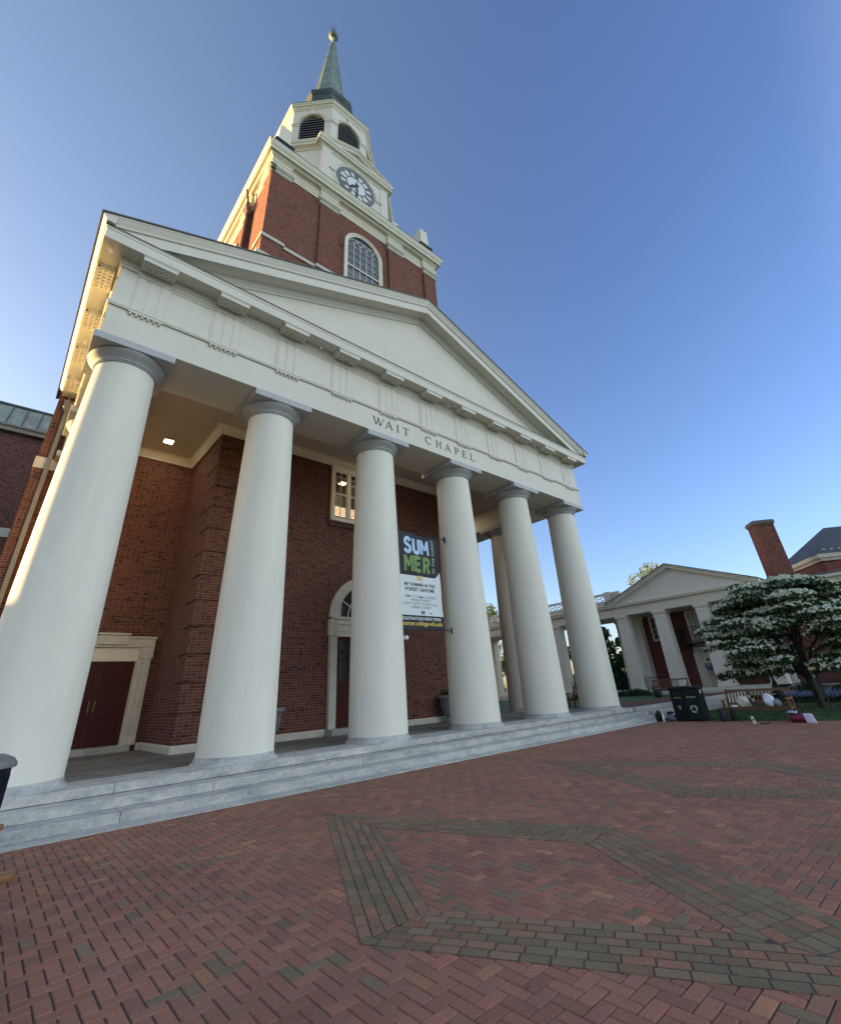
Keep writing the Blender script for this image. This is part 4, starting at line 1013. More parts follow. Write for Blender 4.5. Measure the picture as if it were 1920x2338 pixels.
# central arched door
d = MB(); tf = lambda u, dd, z: (u, 4.52-dd, z)
arch_ring(d, tf, 1.60, 1.28, 4.31, 4.31, -0.02, 0.12); arch_ring(d, tf, 1.46, 1.28, 4.31, 4.31, 0.121, 0.15)
for s_ in (-1, 1):
    a, b = sorted((s_*1.56, s_*1.28)); d.box(a, b, 4.40, 4.58, 0.64, 3.64)
    a, b = sorted((s_*1.61, s_*1.28)); d.box(a, b, 4.37, 4.58, 3.642, 4.22); a, b = sorted((s_*1.50, s_*1.22)); d.box(a, b, 4.33, 4.58, 4.222, 4.308)
cd_ = P(d, 'main_door', 'limestone')
d = MB().box(-1.27, 1.27, 4.45, 4.58, 3.62, 4.33); d.box(-1.27, 1.27, 4.43, 4.449, 3.80, 3.84); d.box(-1.27,1.27,4.41,4.449,4.05,4.12); d.box(-1.27,1.27,4.40,4.449,4.25,4.33); P(d, 'door_transom', 'cream_trim', cd_)
d = MB(); A = arch_pts(1.27, 4.33, 4.33); d.slab([tf(u, 0.02, z) for u, z in A], (0, 0.02, 0)); P(d, 'fanlight_glass', 'dark_glass', cd_)
d = MB()
for k in range(1, 6): radial_a = math.pi*k/6; bar(d, tf, (0.3*math.cos(radial_a), 4.33+0.3*math.sin(radial_a)), (1.27*math.cos(radial_a), 4.33+1.27*math.sin(radial_a)), 0.035, 0.021, 0.06)
for rr in (0.32, 0.80):
    pts = [(rr*math.cos(math.pi*k/24), 4.33+rr*math.sin(math.pi*k/24)) for k in range(25)]
    for p, q in zip(pts[:-1], pts[1:]): bar(d, tf, p, q, 0.035, 0.021, 0.06)
arch_ring(d, tf, 1.29, 1.22, 4.33, 4.33, 0.02, 0.08); P(d, 'fanlight_bars', 'cream_trim', cd_)
d = MB().box(-1.62, 1.62, 4.05, 4.52, 0.46, 0.645); P(d, 'door_sill', 'granite', cd_, tone=True)
for x0, x1 in ((-1.27, -0.005), (0.005, 1.27)):
    d = MB().box(x0, x1, 4.50, 4.58, 0.65, 3.62)
    d.box(x0, x0+0.14, 4.475, 4.499, 0.65, 3.62); d.box(x1-0.14, x1, 4.475, 4.499, 0.65, 3.62)
    for z0, z1 in ((0.65,0.85),(1.25,1.42),(1.95,2.10),(3.48,3.62)): d.box(x0+0.14, x1-0.14, 4.477, 4.499, z0, z1)
    dl = P(d, 'door_leaf', 'door_wood', cd_, bevel=0.004)
    hx_ = x1-0.07 if x0 < -0.5 else x0+0.07
    d = MB().box(hx_-0.02, hx_+0.02, 4.464, 4.474, 1.60, 1.90); d.tube([(hx_,4.466,1.64),(hx_,4.42,1.66),(hx_,4.42,1.84),(hx_,4.466,1.86)], 0.012, 8); P(d, 'door_handle', 'old_brass', cd_)
    d = MB().box(x0+0.15, x1-0.15, 4.49, 4.4985, 2.11, 3.47); P(d, 'door_glass', 'dark_glass', cd_)
    d = MB()
    for q in (1, 2): xx = x0+0.14+(x1-x0-0.28)*q/3; d.box(xx-0.014, xx+0.014, 4.478, 4.4895, 2.10, 3.48)
    for q in (1, 2, 3): zz = 2.10+1.38*q/4; d.box(x0+0.14, x1-0.14, 4.48, 4.4895, zz-0.014, zz+0.014)
    P(d, 'glazing_bars', 'door_wood', cd_)
# triple upper window
d = MB(); d.box(-1.71, 1.71, 4.41, 4.58, 8.14, 8.27); d.box(-1.71, 1.71, 4.42, 4.58, 10.46, 10.66)
for a, b in ((-1.71,-1.57),(-0.93,-0.79),(0.79,0.93),(1.57,1.71)): d.box(a, b, 4.425, 4.58, 8.272, 10.458)
uw = P(d, 'upper_window', 'cream_trim')
for a, b in ((-1.57,-0.93),(-0.79,0.79),(0.93,1.57)):
    w_ = MB().box(a, b, 4.512, 4.519, 8.27, 10.46); P(w_, 'window_room', 'dark_inside', uw)
    g2 = MB()
    nb = 30
    for k in range(nb):
        zz = 8.42+k*0.060; g2.slab([(a+0.04, 4.490, zz), (b-0.04, 4.490, zz), (b-0.04, 4.508, zz+0.040), (a+0.04, 4.508, zz+0.040)], (0, 0, 0.004))
    P(g2, 'window_blind', 'blind', uw)
    lw = MB().box(a+0.04, b-0.04, 4.5095, 4.5115, 8.40, 8.86); P(lw, 'lit_room', 'lit_room', uw)
    s_ = MB(); m = (a+b)/2
    s_.box(m-0.014, m+0.014, 4.465, 4.488, 8.27, 10.46); s_.box(a, b, 4.45, 4.488, 9.33, 9.40)
    for zz in (8.82, 9.9, 10.18): s_.box(a, b, 4.468, 4.487, zz-0.012, zz+0.012)
    s_.box(a, a+0.045, 4.455, 4.487, 8.27, 10.46); s_.box(b-0.045, b, 4.455, 4.487, 8.27, 10.46); s_.box(a, b, 4.455, 4.486, 8.27, 8.33); s_.box(a, b, 4.455, 4.486, 10.40, 10.46)
    P(s_, 'window_sash', 'cream_trim', uw)
    gp = MB().box(a+0.03, b-0.03, 4.4882, 4.4890, 8.29, 10.44); P(gp, 'window_pane', 'clear_glass', uw)
d = MB()
for k in range(30):
    x = -1.72+k*0.1165; d.box(x+0.006, x+0.105, 4.49, 4.58, 7.93, 8.135)
P(d, 'brick_sill', 'dark_brick', uw)

# ------------------------------------------------------------------ things on the portico
def urn(x, y, label):
    t = thing('planter_urn', label, 'planter', (x, y, ZS), 'stone urns against the portico wall')
    m = MB().lathe([(0.26,0.0),(0.27,0.05),(0.20,0.10),(0.17,0.16),(0.22,0.26),(0.30,0.42),(0.355,0.62),(0.37,0.78),(0.40,0.82),(0.455,0.86),(0.46,0.93),(0.43,0.96),(0.38,0.96),(0.34,0.86)], (x,y,ZS), 36)
    m.build('bowl', 'urn_grey', t, smooth=True)
    s_ = MB().lathe([(0.001,0.88),(0.36,0.87)], (x,y,ZS), 24); s_.build('soil', 'soil', t)
    n = 160; p = RNG.normal(size=(n,3))*[0.14,0.14,0.07]+[x,y,ZS+0.98]
    leaves('plant', p, RNG.normal(size=(n,3))+[0,0,0.6], RNG.uniform(.04,.08,n), 'leaf_deep', t, RNG.uniform(0,1,n))
urn(-3.98, 3.75, 'grey stone urn peeping out beside the second tall column, left of the arched door')
urn(3.86, 4.05, 'grey stone urn half hidden behind the fourth tall column, under the banner wall')

ban = thing('summer_banner', 'charcoal and white summer programme banner with yellow web address hung between columns', 'banner', (0, 0.88, 3.4))
BY, BX0, BX1, BZ0, BZ1 = 0.88, -1.19, 0.845, 3.455, 6.745
def bwave(x, z): return BY+0.018*math.sin(2.6*x+1.1*z)+0.012*math.sin(5.1*z-1.7*x)
def cloth(poly_fn, nx, nz, x0, x1, z0, z1, off, name, mat, keep=None):
    m = MB()
    for i in range(nx):
        for j in range(nz):
            xa, xb = x0+(x1-x0)*i/nx, x0+(x1-x0)*(i+1)/nx; za, zb = z0+(z1-z0)*j/nz, z0+(z1-z0)*(j+1)/nz
            q = [(xa,za),(xb,za),(xb,zb),(xa,zb)]
            m.add([(x, bwave(x,z)-off, z) for x, z in q], [(0,1,2,3)])
    return m.build(name, mat, ban, smooth=True)
cloth(None, 18, 30, BX0, BX1, BZ0, BZ1, 0.0, 'fabric', 'banner_dark')
ww = MB(); nx = 20
for i in range(nx):
    xa, xb = BX0+(BX1-BX0)*i/nx, BX0+(BX1-BX0)*(i+1)/nx
    def top(x): return 5.215+max(0, (x-0.60))*0.95
    for j in range(10):
        q = []
        for x, t in ((xa,j/10),(xb,j/10),(xb,(j+1)/10),(xa,(j+1)/10)):
            z = 3.895+(top(x)-3.895)*t; q.append((x, bwave(x,z)-0.004, z))
        ww.add(q, [(0,1,2,3)])
ww.build('white_panel', 'banner_white', ban, smooth=True)
def btext(txt, size, x, z, mat, name, bold=0.0, rot=0.0, align='CENTER', sx=1.0, sz=1.0, off=0.008, space=1.0):
    vs_, fs = text_mb(txt, size, bold, 0.0, align, space); m = MB()
    c, s_ = math.cos(rot), math.sin(rot)
    out = []
    for v in vs_:
        u, w = v.x*sx, v.y*sz; X, Z = x+u*c-w*s_, z+u*s_+w*c
        out.append((X, bwave(X, Z)-off, Z))
    m.add(out, fs); return m.build(name, mat, ban, uv=False)
def bold_letters(word, x0, x1, z0, z1, mat):
    """heavy poster capitals drawn as thick strokes"""
    G = {'S':[[(.86,.78),(.72,.93),(.5,.97),(.28,.92),(.15,.77),(.22,.62),(.5,.52),(.78,.42),(.86,.25),(.74,.09),(.5,.03),(.26,.08),(.13,.24)]],
         'U':[[(.14,1),(.14,.32),(.24,.10),(.5,.02),(.76,.10),(.86,.32),(.86,1)]],
         'M':[[(.06,0),(.06,1)],[(.10,.93),(.5,.30)],[(.5,.30),(.90,.93)],[(.94,0),(.94,1)]],
         'E':[[(.16,0),(.16,1)],[(.16,.91),(.88,.91)],[(.16,.50),(.78,.50)],[(.16,.09),(.88,.09)]],
         'R':[[(.16,0),(.16,1)],[(.16,.91),(.60,.91),(.82,.82),(.86,.70),(.80,.56),(.60,.48),(.16,.48)],[(.52,.48),(.88,0)]]}
    n = len(word); W = (x1-x0)/n; w = W*0.84; h = z1-z0; T = 0.135; m = MB()
    for k, chh in enumerate(word):
        X0 = x0+k*W+(W-w)/2
        for ln in G[chh]:
            T = 0.098 if chh == 'M' else 0.13; pts = [Vector((X0+u*w, z0+v*h)) for u, v in ln]
            for a, b in zip(pts[:-1], pts[1:]):
                d = (b-a).normalized(); nn = Vector((-d.y, d.x))*T/2; ns = max(1, int((b-a).length/0.05)); lift = 0.007+0.0004*(len(m.f) % 9)
                for t_ in range(ns):
                    a2, b2 = a.lerp(b, t_/ns), a.lerp(b, (t_+1)/ns); q = [a2+nn, b2+nn, b2-nn, a2-nn]
                    m.face([(p.x, bwave(p.x, p.y)-lift, p.y) for p in q])
            for c in pts[1:-1]:
                m.face([(c.x+T/2*math.cos(2*math.pi*t/12), bwave(c.x, c.y)-0.011, c.y+T/2*math.sin(2*math.pi*t/12)) for t in range(12)])
    return m.build('lettering', mat, ban, uv=False)
bold_letters('SUM', -0.86, 0.36, 6.02, 6.56, 'sky_print')
bold_letters('MER', -0.86, 0.40, 5.36, 5.92, 'forest_print')
btext('IN THE FOREST', 0.165, 0.60, 5.39, 'banner_grey', 'lettering', 0.004, rot=math.pi/2, align='LEFT', space=1.12)
btext('\u201c', 0.62, -0.17, 4.79, 'banner_gold', 'lettering', 0.02)
btext('MY SUMMER IN THE', 0.155, -0.17, 4.86, 'letter_black', 'lettering', 0.005)
btext('FOREST GAVE ME:', 0.165, -0.17, 4.69, 'letter_black', 'lettering', 0.005)
for k, tx in enumerate(('TIME TO TACKLE ACADEMICS', 'SPANISH FLUENCY', 'CLARITY ON MY COLLEGE GOALS', 'SUMMER COURSES')):
    btext(tx, 0.105, -0.17, 4.47-0.115*k, 'banner_grey', 'lettering', 0.002)
btext('\u201d', 0.40, -0.10, 3.76, 'letter_black', 'lettering', 0.012)
btext('REGISTRATION NOW OPEN!', 0.135, -0.17, 3.745, 'banner_white', 'lettering', 0.003)
btext('summer.college.wfu.edu', 0.19, -0.17, 3.575, 'banner_gold', 'lettering', 0.005)
for cx_, cz_ in ((-0.72,4.52),(-0.18,4.50),(0.26,3.99)):    # wind slits hanging open
    m = MB(); 
    q = [(-0.07,0.02),(0.0,-0.005),(0.07,0.02),(0.03,-0.03),(-0.03,-0.032)]
    m.face([(cx_+a, bwave(cx_,cz_)-0.012, cz_+b) for a, b in q]); m.build('wind_slit', 'dark_inside', ban, uv=False)
for z in (BZ0-0.005, BZ1+0.005): MB().tube([(-1.22, BY, z), (1.22, BY, z)], 0.014, 8).build('banner_pole', 'iron', ban)
for z in (BZ0-0.005, BZ1+0.005):
    m = MB(); m.box(1.19, 1.235, BY-0.03, BY+0.03, z-0.11, z+0.11); m.tube([(1.2, BY, z+0.09), (1.02, BY, z)], 0.007, 6); m.build('banner_bracket', 'iron', ban)
t = thing('wall_camera', 'small white camera box on a bracket below the banner, beside the third tall column', 'camera', (-1.05, 0.5, 3.2))
m = MB().box(-1.12, -1.04, 0.56, 0.72, 3.10, 3.20); m.build('case', 'paper_white', t, bevel=0.01)
m = MB().lathe([(0.03,3.07),(0.035,3.095),(0.02,3.10)], (-1.08,0.60,0), 14); m.tube([(-1.12,0.66,3.22),(-1.16,0.9,3.24)], 0.015, 6); m.build('bracket', 'urn_grey', t)

# ------------------------------------------------------------------ brick wing at the left
wing = thing('brick_wing', 'shaded brick wing with green standing seam copper roof left of the portico', 'building', (-15, 24, 0))
WY = 20.0
m = MB(); m.box(-20.0, -11.6, WY, 32, 0, 16.0); m.box(-62, -20.0, WY+0.5, 32, 0, 7.2); m.build('wall', 'dark_brick', wing)  # the long low box is out of view, added to shade lower columns and plaza
m = MB(); m.box(-20.2, -11.5, WY-0.28, WY+0.2, 15.92, 16.28); m.box(-20.2, -11.5, WY-0.36, WY-0.25, 16.18, 16.30); m.build('gutter', 'pipe_metal', wing)
m = MB(); y0, z0, y1, z1 = WY-0.2, 16.30, WY+1.25, 18.22
m.hexa([(-20.2,y0,z0-0.05),(-11.5,y0,z0-0.05),(-11.5,y1,z0-0.05),(-20.2,y1,z0-0.05)], [(-20.2,y0,z0),(-11.5,y0,z0),(-11.5,y1,z1),(-20.2,y1,z1)])
m.box(-20.2, -11.5, y1, 32, 16.25, z1-0.02); rf_ = m.build('roof', 'wing_copper', wing)
m = MB()
for k in range(13):
    x = -20.0+0.69*k+0.1; m.slab([(x-0.03,y0,z0),(x+0.03,y0,z0),(x+0.03,y1,z1),(x-0.03,y1,z1)], (0,-0.04,0.05))
m.build('standing_seam', 'seam_metal', wing)
m = MB().tube([(-20.2,y1+0.03,z1+0.02),(-11.5,y1+0.03,z1+0.02)], 0.13, 10); m.build('ridge_roll', 'dark_copper', wing)
m = MB().box(-20, -11.86, WY-0.06, WY+0.05, 10.03, 10.5); m.build('stone_band', 'limestone', wing)

# ------------------------------------------------------------------ foreground bin and benches
b_ = thing('litter_bin', 'dark navy bin with grey domed lid cut off by the left edge', 'bin', (-10.48, -2.7, 0))
m = MB().lathe([(0.27,0.0),(0.285,0.03),(0.295,0.4),(0.305,1.06),(0.30,1.075)], (-10.475,-2.7,0), 40); m.build('body', 'bin_navy', b_, smooth=True)
m = MB().lathe([(0.30,1.072),(0.345,1.07),(0.35,1.09),(0.345,1.115),(0.30,1.17),(0.20,1.215),(0.001,1.24)], (-10.475,-2.7,0), 40); m.build('lid', 'bin_lid', b_, smooth=True)
m = MB()
for k in range(24):
    a = 2*math.pi*k/24; m.obox((-10.475+0.303*math.cos(a), -2.7+0.303*math.sin(a), 0.55), (-math.sin(a),math.cos(a),0), (math.cos(a),math.sin(a),0), (0,0,1), 0.012, 0.006, 0.45)
m.build('rib', 'bin_navy', b_)

def make_bench(label, loc, rotz):
    """origin under the middle of the seat front, facing -y before turning, 2.05 m long"""
    t = thing('garden_bench', label, 'bench', (0,0,0), 'wooden garden benches around the plaza')
    L = 1.02
    for s_ in (-1, 1):
        m = MB().box(s_*L-0.035, s_*L+0.035, 0.02, 0.09, 0, 0.65); m.build('leg', 'bench_wood', t, bevel=0.005)
        m = MB(); m.hexa([(s_*L-.035,.50,0),(s_*L+.035,.50,0),(s_*L+.035,.57,0),(s_*L-.035,.57,0)], [(s_*L-.035,.50,.44),(s_*L+.035,.50,.44),(s_*L+.035,.57,.44),(s_*L-.035,.57,.44)])
        m.hexa([(s_*L-.035,.50,.441),(s_*L+.035,.50,.441),(s_*L+.035,.57,.441),(s_*L-.035,.57,.441)], [(s_*L-.03,.65,1.02),(s_*L+.03,.65,1.02),(s_*L+.03,.71,1.02),(s_*L-.03,.71,1.02)])
        m.build('back_post', 'bench_wood', t, bevel=0.004)
        m = MB(); n = 10; pts = []
        out = [(-0.085,0.62),(-0.075,0.69)]
        prof = [(0.60,0.037),(0.30,0.040),(0.14,0.045),(0.06,0.052),(0.0,0.060),(-0.05,0.058),(-0.085,0.045),(-0.105,0.022)]
        top = [(s_*L-w, y) for y, w in prof]+[(s_*L+w, y) for y, w in prof[::-1]]
        m.prism(top, 0.652, 0.70); m.build('armrest', 'arm_wood', t, bevel=0.014, smooth=True)
        m = MB().box(s_*L-0.022, s_*L+0.022, 0.09, 0.50, 0.36, 0.42); m.box(s_*L-0.022, s_*L+0.022, 0.09, 0.50, 0.14, 0.18); m.build('side_rail', 'bench_wood', t)
    m = MB()
    for k in range(6): m.box(-L-0.03, L+0.03, 0.0+0.082*k, 0.068+0.082*k, 0.425-0.004*k, 0.447-0.004*k)
    m.box(-L+0.036, L-0.036, 0.03, 0.06, 0.35, 0.424); m.build('seat', 'bench_wood', t)
    m = MB()
    def by(z): return 0.535+(z-0.44)*0.252
    m.hexa([(-L+.031,by(.92),.92),(L-.031,by(.92),.92),(L-.031,by(.92)+.05,.92),(-L+.031,by(.92)+.05,.92)], [(-L+.031,by(1.0),1.0),(L-.031,by(1.0),1.0),(L-.031,by(1.0)+.05,1.0),(-L+.031,by(1.0)+.05,1.0)])
    m.box(-L+.031, L-.031, by(.52), by(.52)+0.04, 0.50, 0.56)
    for k in range(13):
        x = -0.90+0.1125*k; m.hexa([(x-.024,by(.56)+.012,.56),(x+.024,by(.56)+.012,.56),(x+.024,by(.56)+.03,.56),(x-.024,by(.56)+.03,.56)], [(x-.024,by(.92)+.012,.92),(x+.024,by(.92)+.012,.92),(x+.024,by(.92)+.03,.92),(x-.024,by(.92)+.03,.92)])
    m.build('backrest', 'bench_wood', t)
    m = MB()
    for s_ in (-0.45, 0.45): m.box(s_-0.02, s_+0.02, 0.09, 0.5, 0.36, 0.42)
    m.build('seat_bearer', 'bench_wood', t)
    t.location = loc; t.rotation_euler = (0,0,rotz)
    return t
bench = make_bench('weathered wooden bench with white bags on its seat at the lawn edge', (10.25, -4.98, 0), R(-90))
dup(bench, (-10.30, -5.32, 0), R(90), 'wooden bench cut off by the left edge, only its rounded arm showing')
dup(bench, (11.55, 2.45, 0.43), R(-90), 'wooden bench beyond the portico, glimpsed between the last two tall columns')
dup(bench, (22.2, 2.9, 0.43), R(-78), 'far wooden bench on the raised lawn, in front of the columned hall')

# ------------------------------------------------------------------ bins, bags and small things by the bench
rs = thing('recycling_station', 'dark double bin station with a navy litter half and green recycling half', 'recycling bin', (10.4, -2.7, 0))
m = MB(); m.box(10.14, 10.72, -3.22, -2.16, 0.03, 1.12); m.box(10.18, 10.68, -3.18, -2.20, 0, 0.03); m.build('cabinet', 'bin_navy', rs, bevel=0.012)
m = MB(); m.hexa([(10.07,-3.27,1.122),(10.76,-3.27,1.122),(10.76,-2.11,1.122),(10.07,-2.11,1.122)], [(10.14,-3.23,1.19),(10.70,-3.23,1.19),(10.70,-2.15,1.19),(10.14,-2.15,1.19)]); m.build('lid', 'bin_navy', rs, bevel=0.01)
m = MB().box(10.118, 10.139, -2.66, -2.19, 0.06, 1.10); m.build('litter_door', 'bin_navy', rs, bevel=0.005)
m = MB().box(10.118, 10.139, -3.19, -2.69, 0.06, 1.10); m.build('recycling_door', 'bin_green', rs, bevel=0.005)
m = MB().box(10.113, 10.117, -2.60, -2.26, 0.86, 1.02); m.build('litter_slot', 'dark_inside', rs)
m = MB(); vs_ = [(10.114, -2.94+0.085*math.cos(2*math.pi*k/24), 0.96+0.085*math.sin(2*math.pi*k/24)) for k in range(24)]; m.slab(vs_, (0.003,0,0)); m.build('bottle_hole', 'dark_inside', rs)
def rtext(txt, size, y, z, mat, bold=0.003):
    vs_, fs = text_mb(txt, size, bold, 0.0); m = MB(); m.add([(10.112, y-v.x, z+v.y) for v in vs_], fs); m.build('lettering', mat, rs, uv=False)
rtext('LANDFILL', 0.068, -2.43, 0.79, 'decal_gold'); rtext('RECYCLING', 0.062, -2.94, 0.80, 'decal_white')
m = MB()    # recycling symbol: three bent arrows
for k in range(3):
    a0 = R(90+120*k)
    def ring(a, r_): return (10.1125, -2.94-r_*math.cos(a), 0.42+r_*math.sin(a))
    n = 8; aa = [a0+R(8)+R(78)*q/n for q in range(n+1)]
    for q in range(n): m.face([ring(aa[q],0.075), ring(aa[q],0.135), ring(aa[q+1],0.135), ring(aa[q+1],0.075)])
    m.face([ring(aa[n],0.055), ring(aa[n],0.155), ring(aa[n]+R(30),0.105)])
m.build('recycling_symbol', 'decal_white', rs, uv=False)
m = MB(); sh_ = [(-0.055,0.07),(0.055,0.07),(0.055,0.0),(0.03,-0.05),(0,-0.08),(-0.03,-0.05),(-0.055,0.0)]
m.face([(10.1125,-2.43+a,0.47+b) for a, b in sh_]); m.build('shield', 'decal_gold', rs, uv=False)
m = MB(); m.box(10.40, 10.47, -3.225, -3.2205, 0.93, 1.06); m.build('notice', 'paper_white', rs)

def bag(name, label, cat, c, r_, mat, seed, amp=0.10, extra=None):
    t = thing(name, label, cat, (c[0], c[1], c[2]-r_[2]))
    m = MB().blob(c, *r_, seed=seed, amp=amp, nu=22, nv=14)
    m.v = [(x, y, max(z, c[2]-r_[2]*0.86)) for x, y, z in m.v]
    dz = c[2]-r_[2]-(c[2]-r_[2]*0.86); m.v = [(x, y, z+dz) for x, y, z in m.v]
    m.build('body', mat, t, smooth=True)
    if extra: extra(t)
    return t
def strap(t, pts, mat='black_cloth', r_=0.014): MB().tube(pts, r_, 6).build('strap', mat, t, smooth=True)
bag('backpack', 'black rucksack standing left of the recycling station by the kerb', 'bag', (10.12,-1.52,0.19), (0.13,0.16,0.19), 'black_cloth', 3,
    extra=lambda t: strap(t, [(10.02,-1.5,0.30),(10.02,-1.52,0.40),(10.10,-1.54,0.36)]))
t = thing('water_bottle', 'white bottle standing between the black rucksack and the denim bundle', 'bottle', (10.0,-1.73,0))
MB().lathe([(0.038,0),(0.042,0.01),(0.042,0.22),(0.030,0.25),(0.022,0.26)], (10.0,-1.73,0), 20).build('body', 'paper_white', t, smooth=True)
MB().lathe([(0.026,0.26),(0.026,0.30),(0.02,0.305)], (10.0,-1.73,0), 16).build('cap', 'paper_white', t, smooth=True)
bag('denim_bundle', 'crumpled blue denim jacket heaped against the left side of the bins', 'jacket', (10.16,-2.0,0.13), (0.15,0.17,0.13), 'denim', 8, 0.16)
bag('black_hat', 'black cap lying on top of the blue denim bundle', 'hat', (10.22,-1.95,0.30), (0.12,0.13,0.05), 'black_cloth', 9, 0.12,
    extra=lambda t: MB().slab([(10.10,-1.98,0.262),(10.12,-1.86,0.262),(10.02,-1.84,0.27),(10.0,-1.93,0.27)], (0,0,0.012)).build('peak', 'black_cloth', t))
bag('backpack', 'navy rucksack leaning on the front of the left bench leg', 'bag', (10.09,-3.87,0.21), (0.10,0.12,0.21), 'navy_cloth', 12,
    extra=lambda t: strap(t, [(10.0,-3.82,0.32),(9.99,-3.87,0.43),(10.06,-3.9,0.40)]))
bag('backpack', 'black rucksack behind the left bench leg, beside the navy one', 'bag', (10.34,-4.17,0.20), (0.12,0.10,0.20), 'black_cloth', 15,
    extra=lambda t: strap(t, [(10.24,-4.15,0.30),(10.22,-4.17,0.42),(10.30,-4.2,0.38)]))
SEAT = 0.447
def tote(t): 
    for q in (-0.05, 0.07): MB().tube([(10.40,-4.52+q,SEAT+0.27),(10.41,-4.58+q,SEAT+0.36),(10.44,-4.66+q,SEAT+0.30)], 0.012, 6).build('handle', 'tote_canvas', t, smooth=True)
bag('tote_bag', 'off white canvas tote bag slumped on the bench seat left of middle', 'bag', (10.46,-4.62,SEAT+0.17), (0.13,0.23,0.17), 'tote_canvas', 21, 0.10, extra=tote)
t = thing('drink_bottle', 'black bottle leaning on the canvas tote bag on the bench', 'bottle', (10.36,-4.88,SEAT))
MB().tube([(10.36,-4.90,SEAT+0.035),(10.42,-4.80,SEAT+0.26)], 0.036, 14).build('body', 'navy_cloth', t, smooth=True)
MB().tube([(10.42,-4.80,SEAT+0.262),(10.43,-4.785,SEAT+0.30)], 0.024, 12).build('cap', 'letter_black', t, smooth=True)
t = thing('paper_packet', 'flat white paper packet on the left end of the bench seat', 'packet', (10.4,-4.27,SEAT))
m = MB(); m.hexa([(10.33,-4.40,SEAT+.002),(10.50,-4.40,SEAT+.002),(10.50,-4.17,SEAT+.002),(10.33,-4.17,SEAT+.002)], [(10.35,-4.38,SEAT+.055),(10.47,-4.36,SEAT+.04),(10.48,-4.20,SEAT+.03),(10.36,-4.21,SEAT+.05)]); m.build('sheet', 'paper_white', t, bevel=0.008)
bag('shopping_bag', 'shiny bluish white plastic bag standing on the bench seat right of middle', 'bag', (10.44,-5.40,SEAT+0.21), (0.12,0.155,0.21), 'plastic_bag', 30, 0.12)
bag('folded_jacket', 'grey folded jacket on the bench seat beside the plastic bag', 'jacket', (10.46,-5.62,SEAT+0.11), (0.11,0.13,0.11), 'grey_cloth', 31, 0.12)
t = thing('tumbler', 'small white carton standing on the bricks in front of the bench', 'carton', (9.32,-5.06,0))
m = MB(); m.hexa([(9.28,-5.10,0.0),(9.36,-5.10,0.0),(9.36,-5.03,0.0),(9.28,-5.03,0.0)], [(9.29,-5.06,0.21),(9.37,-5.06,0.21),(9.37,-4.99,0.21),(9.29,-4.99,0.21)]); m.build('carton', 'tote_canvas', t, bevel=0.004)
m = MB().box(9.278, 9.281, -5.085, -5.04, 0.09, 0.15); m.build('printed_panel', 'letter_black', t)
t = thing('sandals', 'flat dark folder lying on the bricks in front of the bench', 'folder', (9.28,-5.38,0)); t.name = 'document_folder'
m = MB(); m.hexa([(9.14,-5.54,0.0),(9.40,-5.50,0.0),(9.38,-5.22,0.0),(9.12,-5.26,0.0)], [(9.15,-5.53,0.022),(9.39,-5.49,0.028),(9.37,-5.23,0.022),(9.13,-5.27,0.016)]); m.build('cover', 'black_cloth', t, bevel=0.004)
bag('duffel_bag', 'magenta bag on the bricks at the right end of the bench', 'bag', (9.82,-6.22,0.13), (0.17,0.28,0.13), 'magenta_cloth', 40, 0.10,
    extra=lambda t: strap(t, [(9.72,-6.05,0.22),(9.70,-6.2,0.27),(9.72,-6.36,0.22)]))
bag('foil_packet', 'crumpled silver foil packet lying on top of the magenta bag', 'packet', (9.84,-6.10,0.29), (0.09,0.13,0.05), 'foil', 42, 0.18)
t = thing('sun_hat', 'pale lilac cap leaning on the right end of the magenta bag', 'hat', (9.70,-6.56,0))
m = MB(); m.hexa([(9.58,-6.72,0.0),(9.62,-6.74,0.0),(9.66,-6.48,0.0),(9.60,-6.46,0.0)], [(9.68,-6.64,0.26),(9.72,-6.65,0.26),(9.72,-6.42,0.27),(9.68,-6.41,0.27)]); m.build('crown', 'lilac_cap', t, bevel=0.02, smooth=True)

sg = thing('lawn_sign', 'tall navy board on two dark posts with tan header, standing on the lawn', 'sign', (13.6,-6.4,0))
for x in (13.05, 14.0): MB().box(x-0.022, x+0.022, -6.42, -6.376, 0, 1.5).build('post', 'iron', sg)
MB().box(13.08, 13.97, -6.41, -6.385, 0.56, 1.48).build('panel', 'sign_navy', sg)
MB().box(13.0, 14.1, -6.425, -6.37, 1.482, 1.60).build('header', 'sign_tan', sg, bevel=0.006)
MB().box(13.18, 13.36, -6.416, -6.411, 1.22, 1.32).build('label_plate', 'pale_shade', sg)
for x in (13.05, 14.0): MB().box(x-0.10, x+0.10, -6.45, -6.35, 0.0, 0.014).build('foot', 'iron', sg)

# ------------------------------------------------------------------ lawn, path and low planting on the right
lw = MB().box(10.36, 60, -40, -1.30, -0.03, 0.006); setting(lw.build('lawn', 'grass'))
lw = MB().box(11.45, 80, -0.22, 90, 0.0, 0.425); setting(lw.build('upper_lawn', 'grass'))
pth = MB().prism([(XE, 0.0), (26.4, -0.20), (26.4, 1.3), (22, 1.75), (15.9, 3.0), (XE, 4.2)], 0.2, 0.452); setting(pth.build('brick_path', 'path_brick' if 'path_brick' in M else 'joint_sand'))
for z0, z1, ya, yb, xa, xb in ((0.31, 0.458, -0.235, 0.05, XE+0.01, 25.5), (0.155, 0.306, -0.80, -0.22, XE+0.46, 24.5), (-0.02, 0.152, -1.27, -0.78, XE+0.91, 23.5)):
    s_ = step_blocks(xa, xb, ya, yb, z0, z1, 2.4, 0.7); setting(s_.build('path_step', 'pale_concrete', bevel=0.012, tone=True))
n = 26000
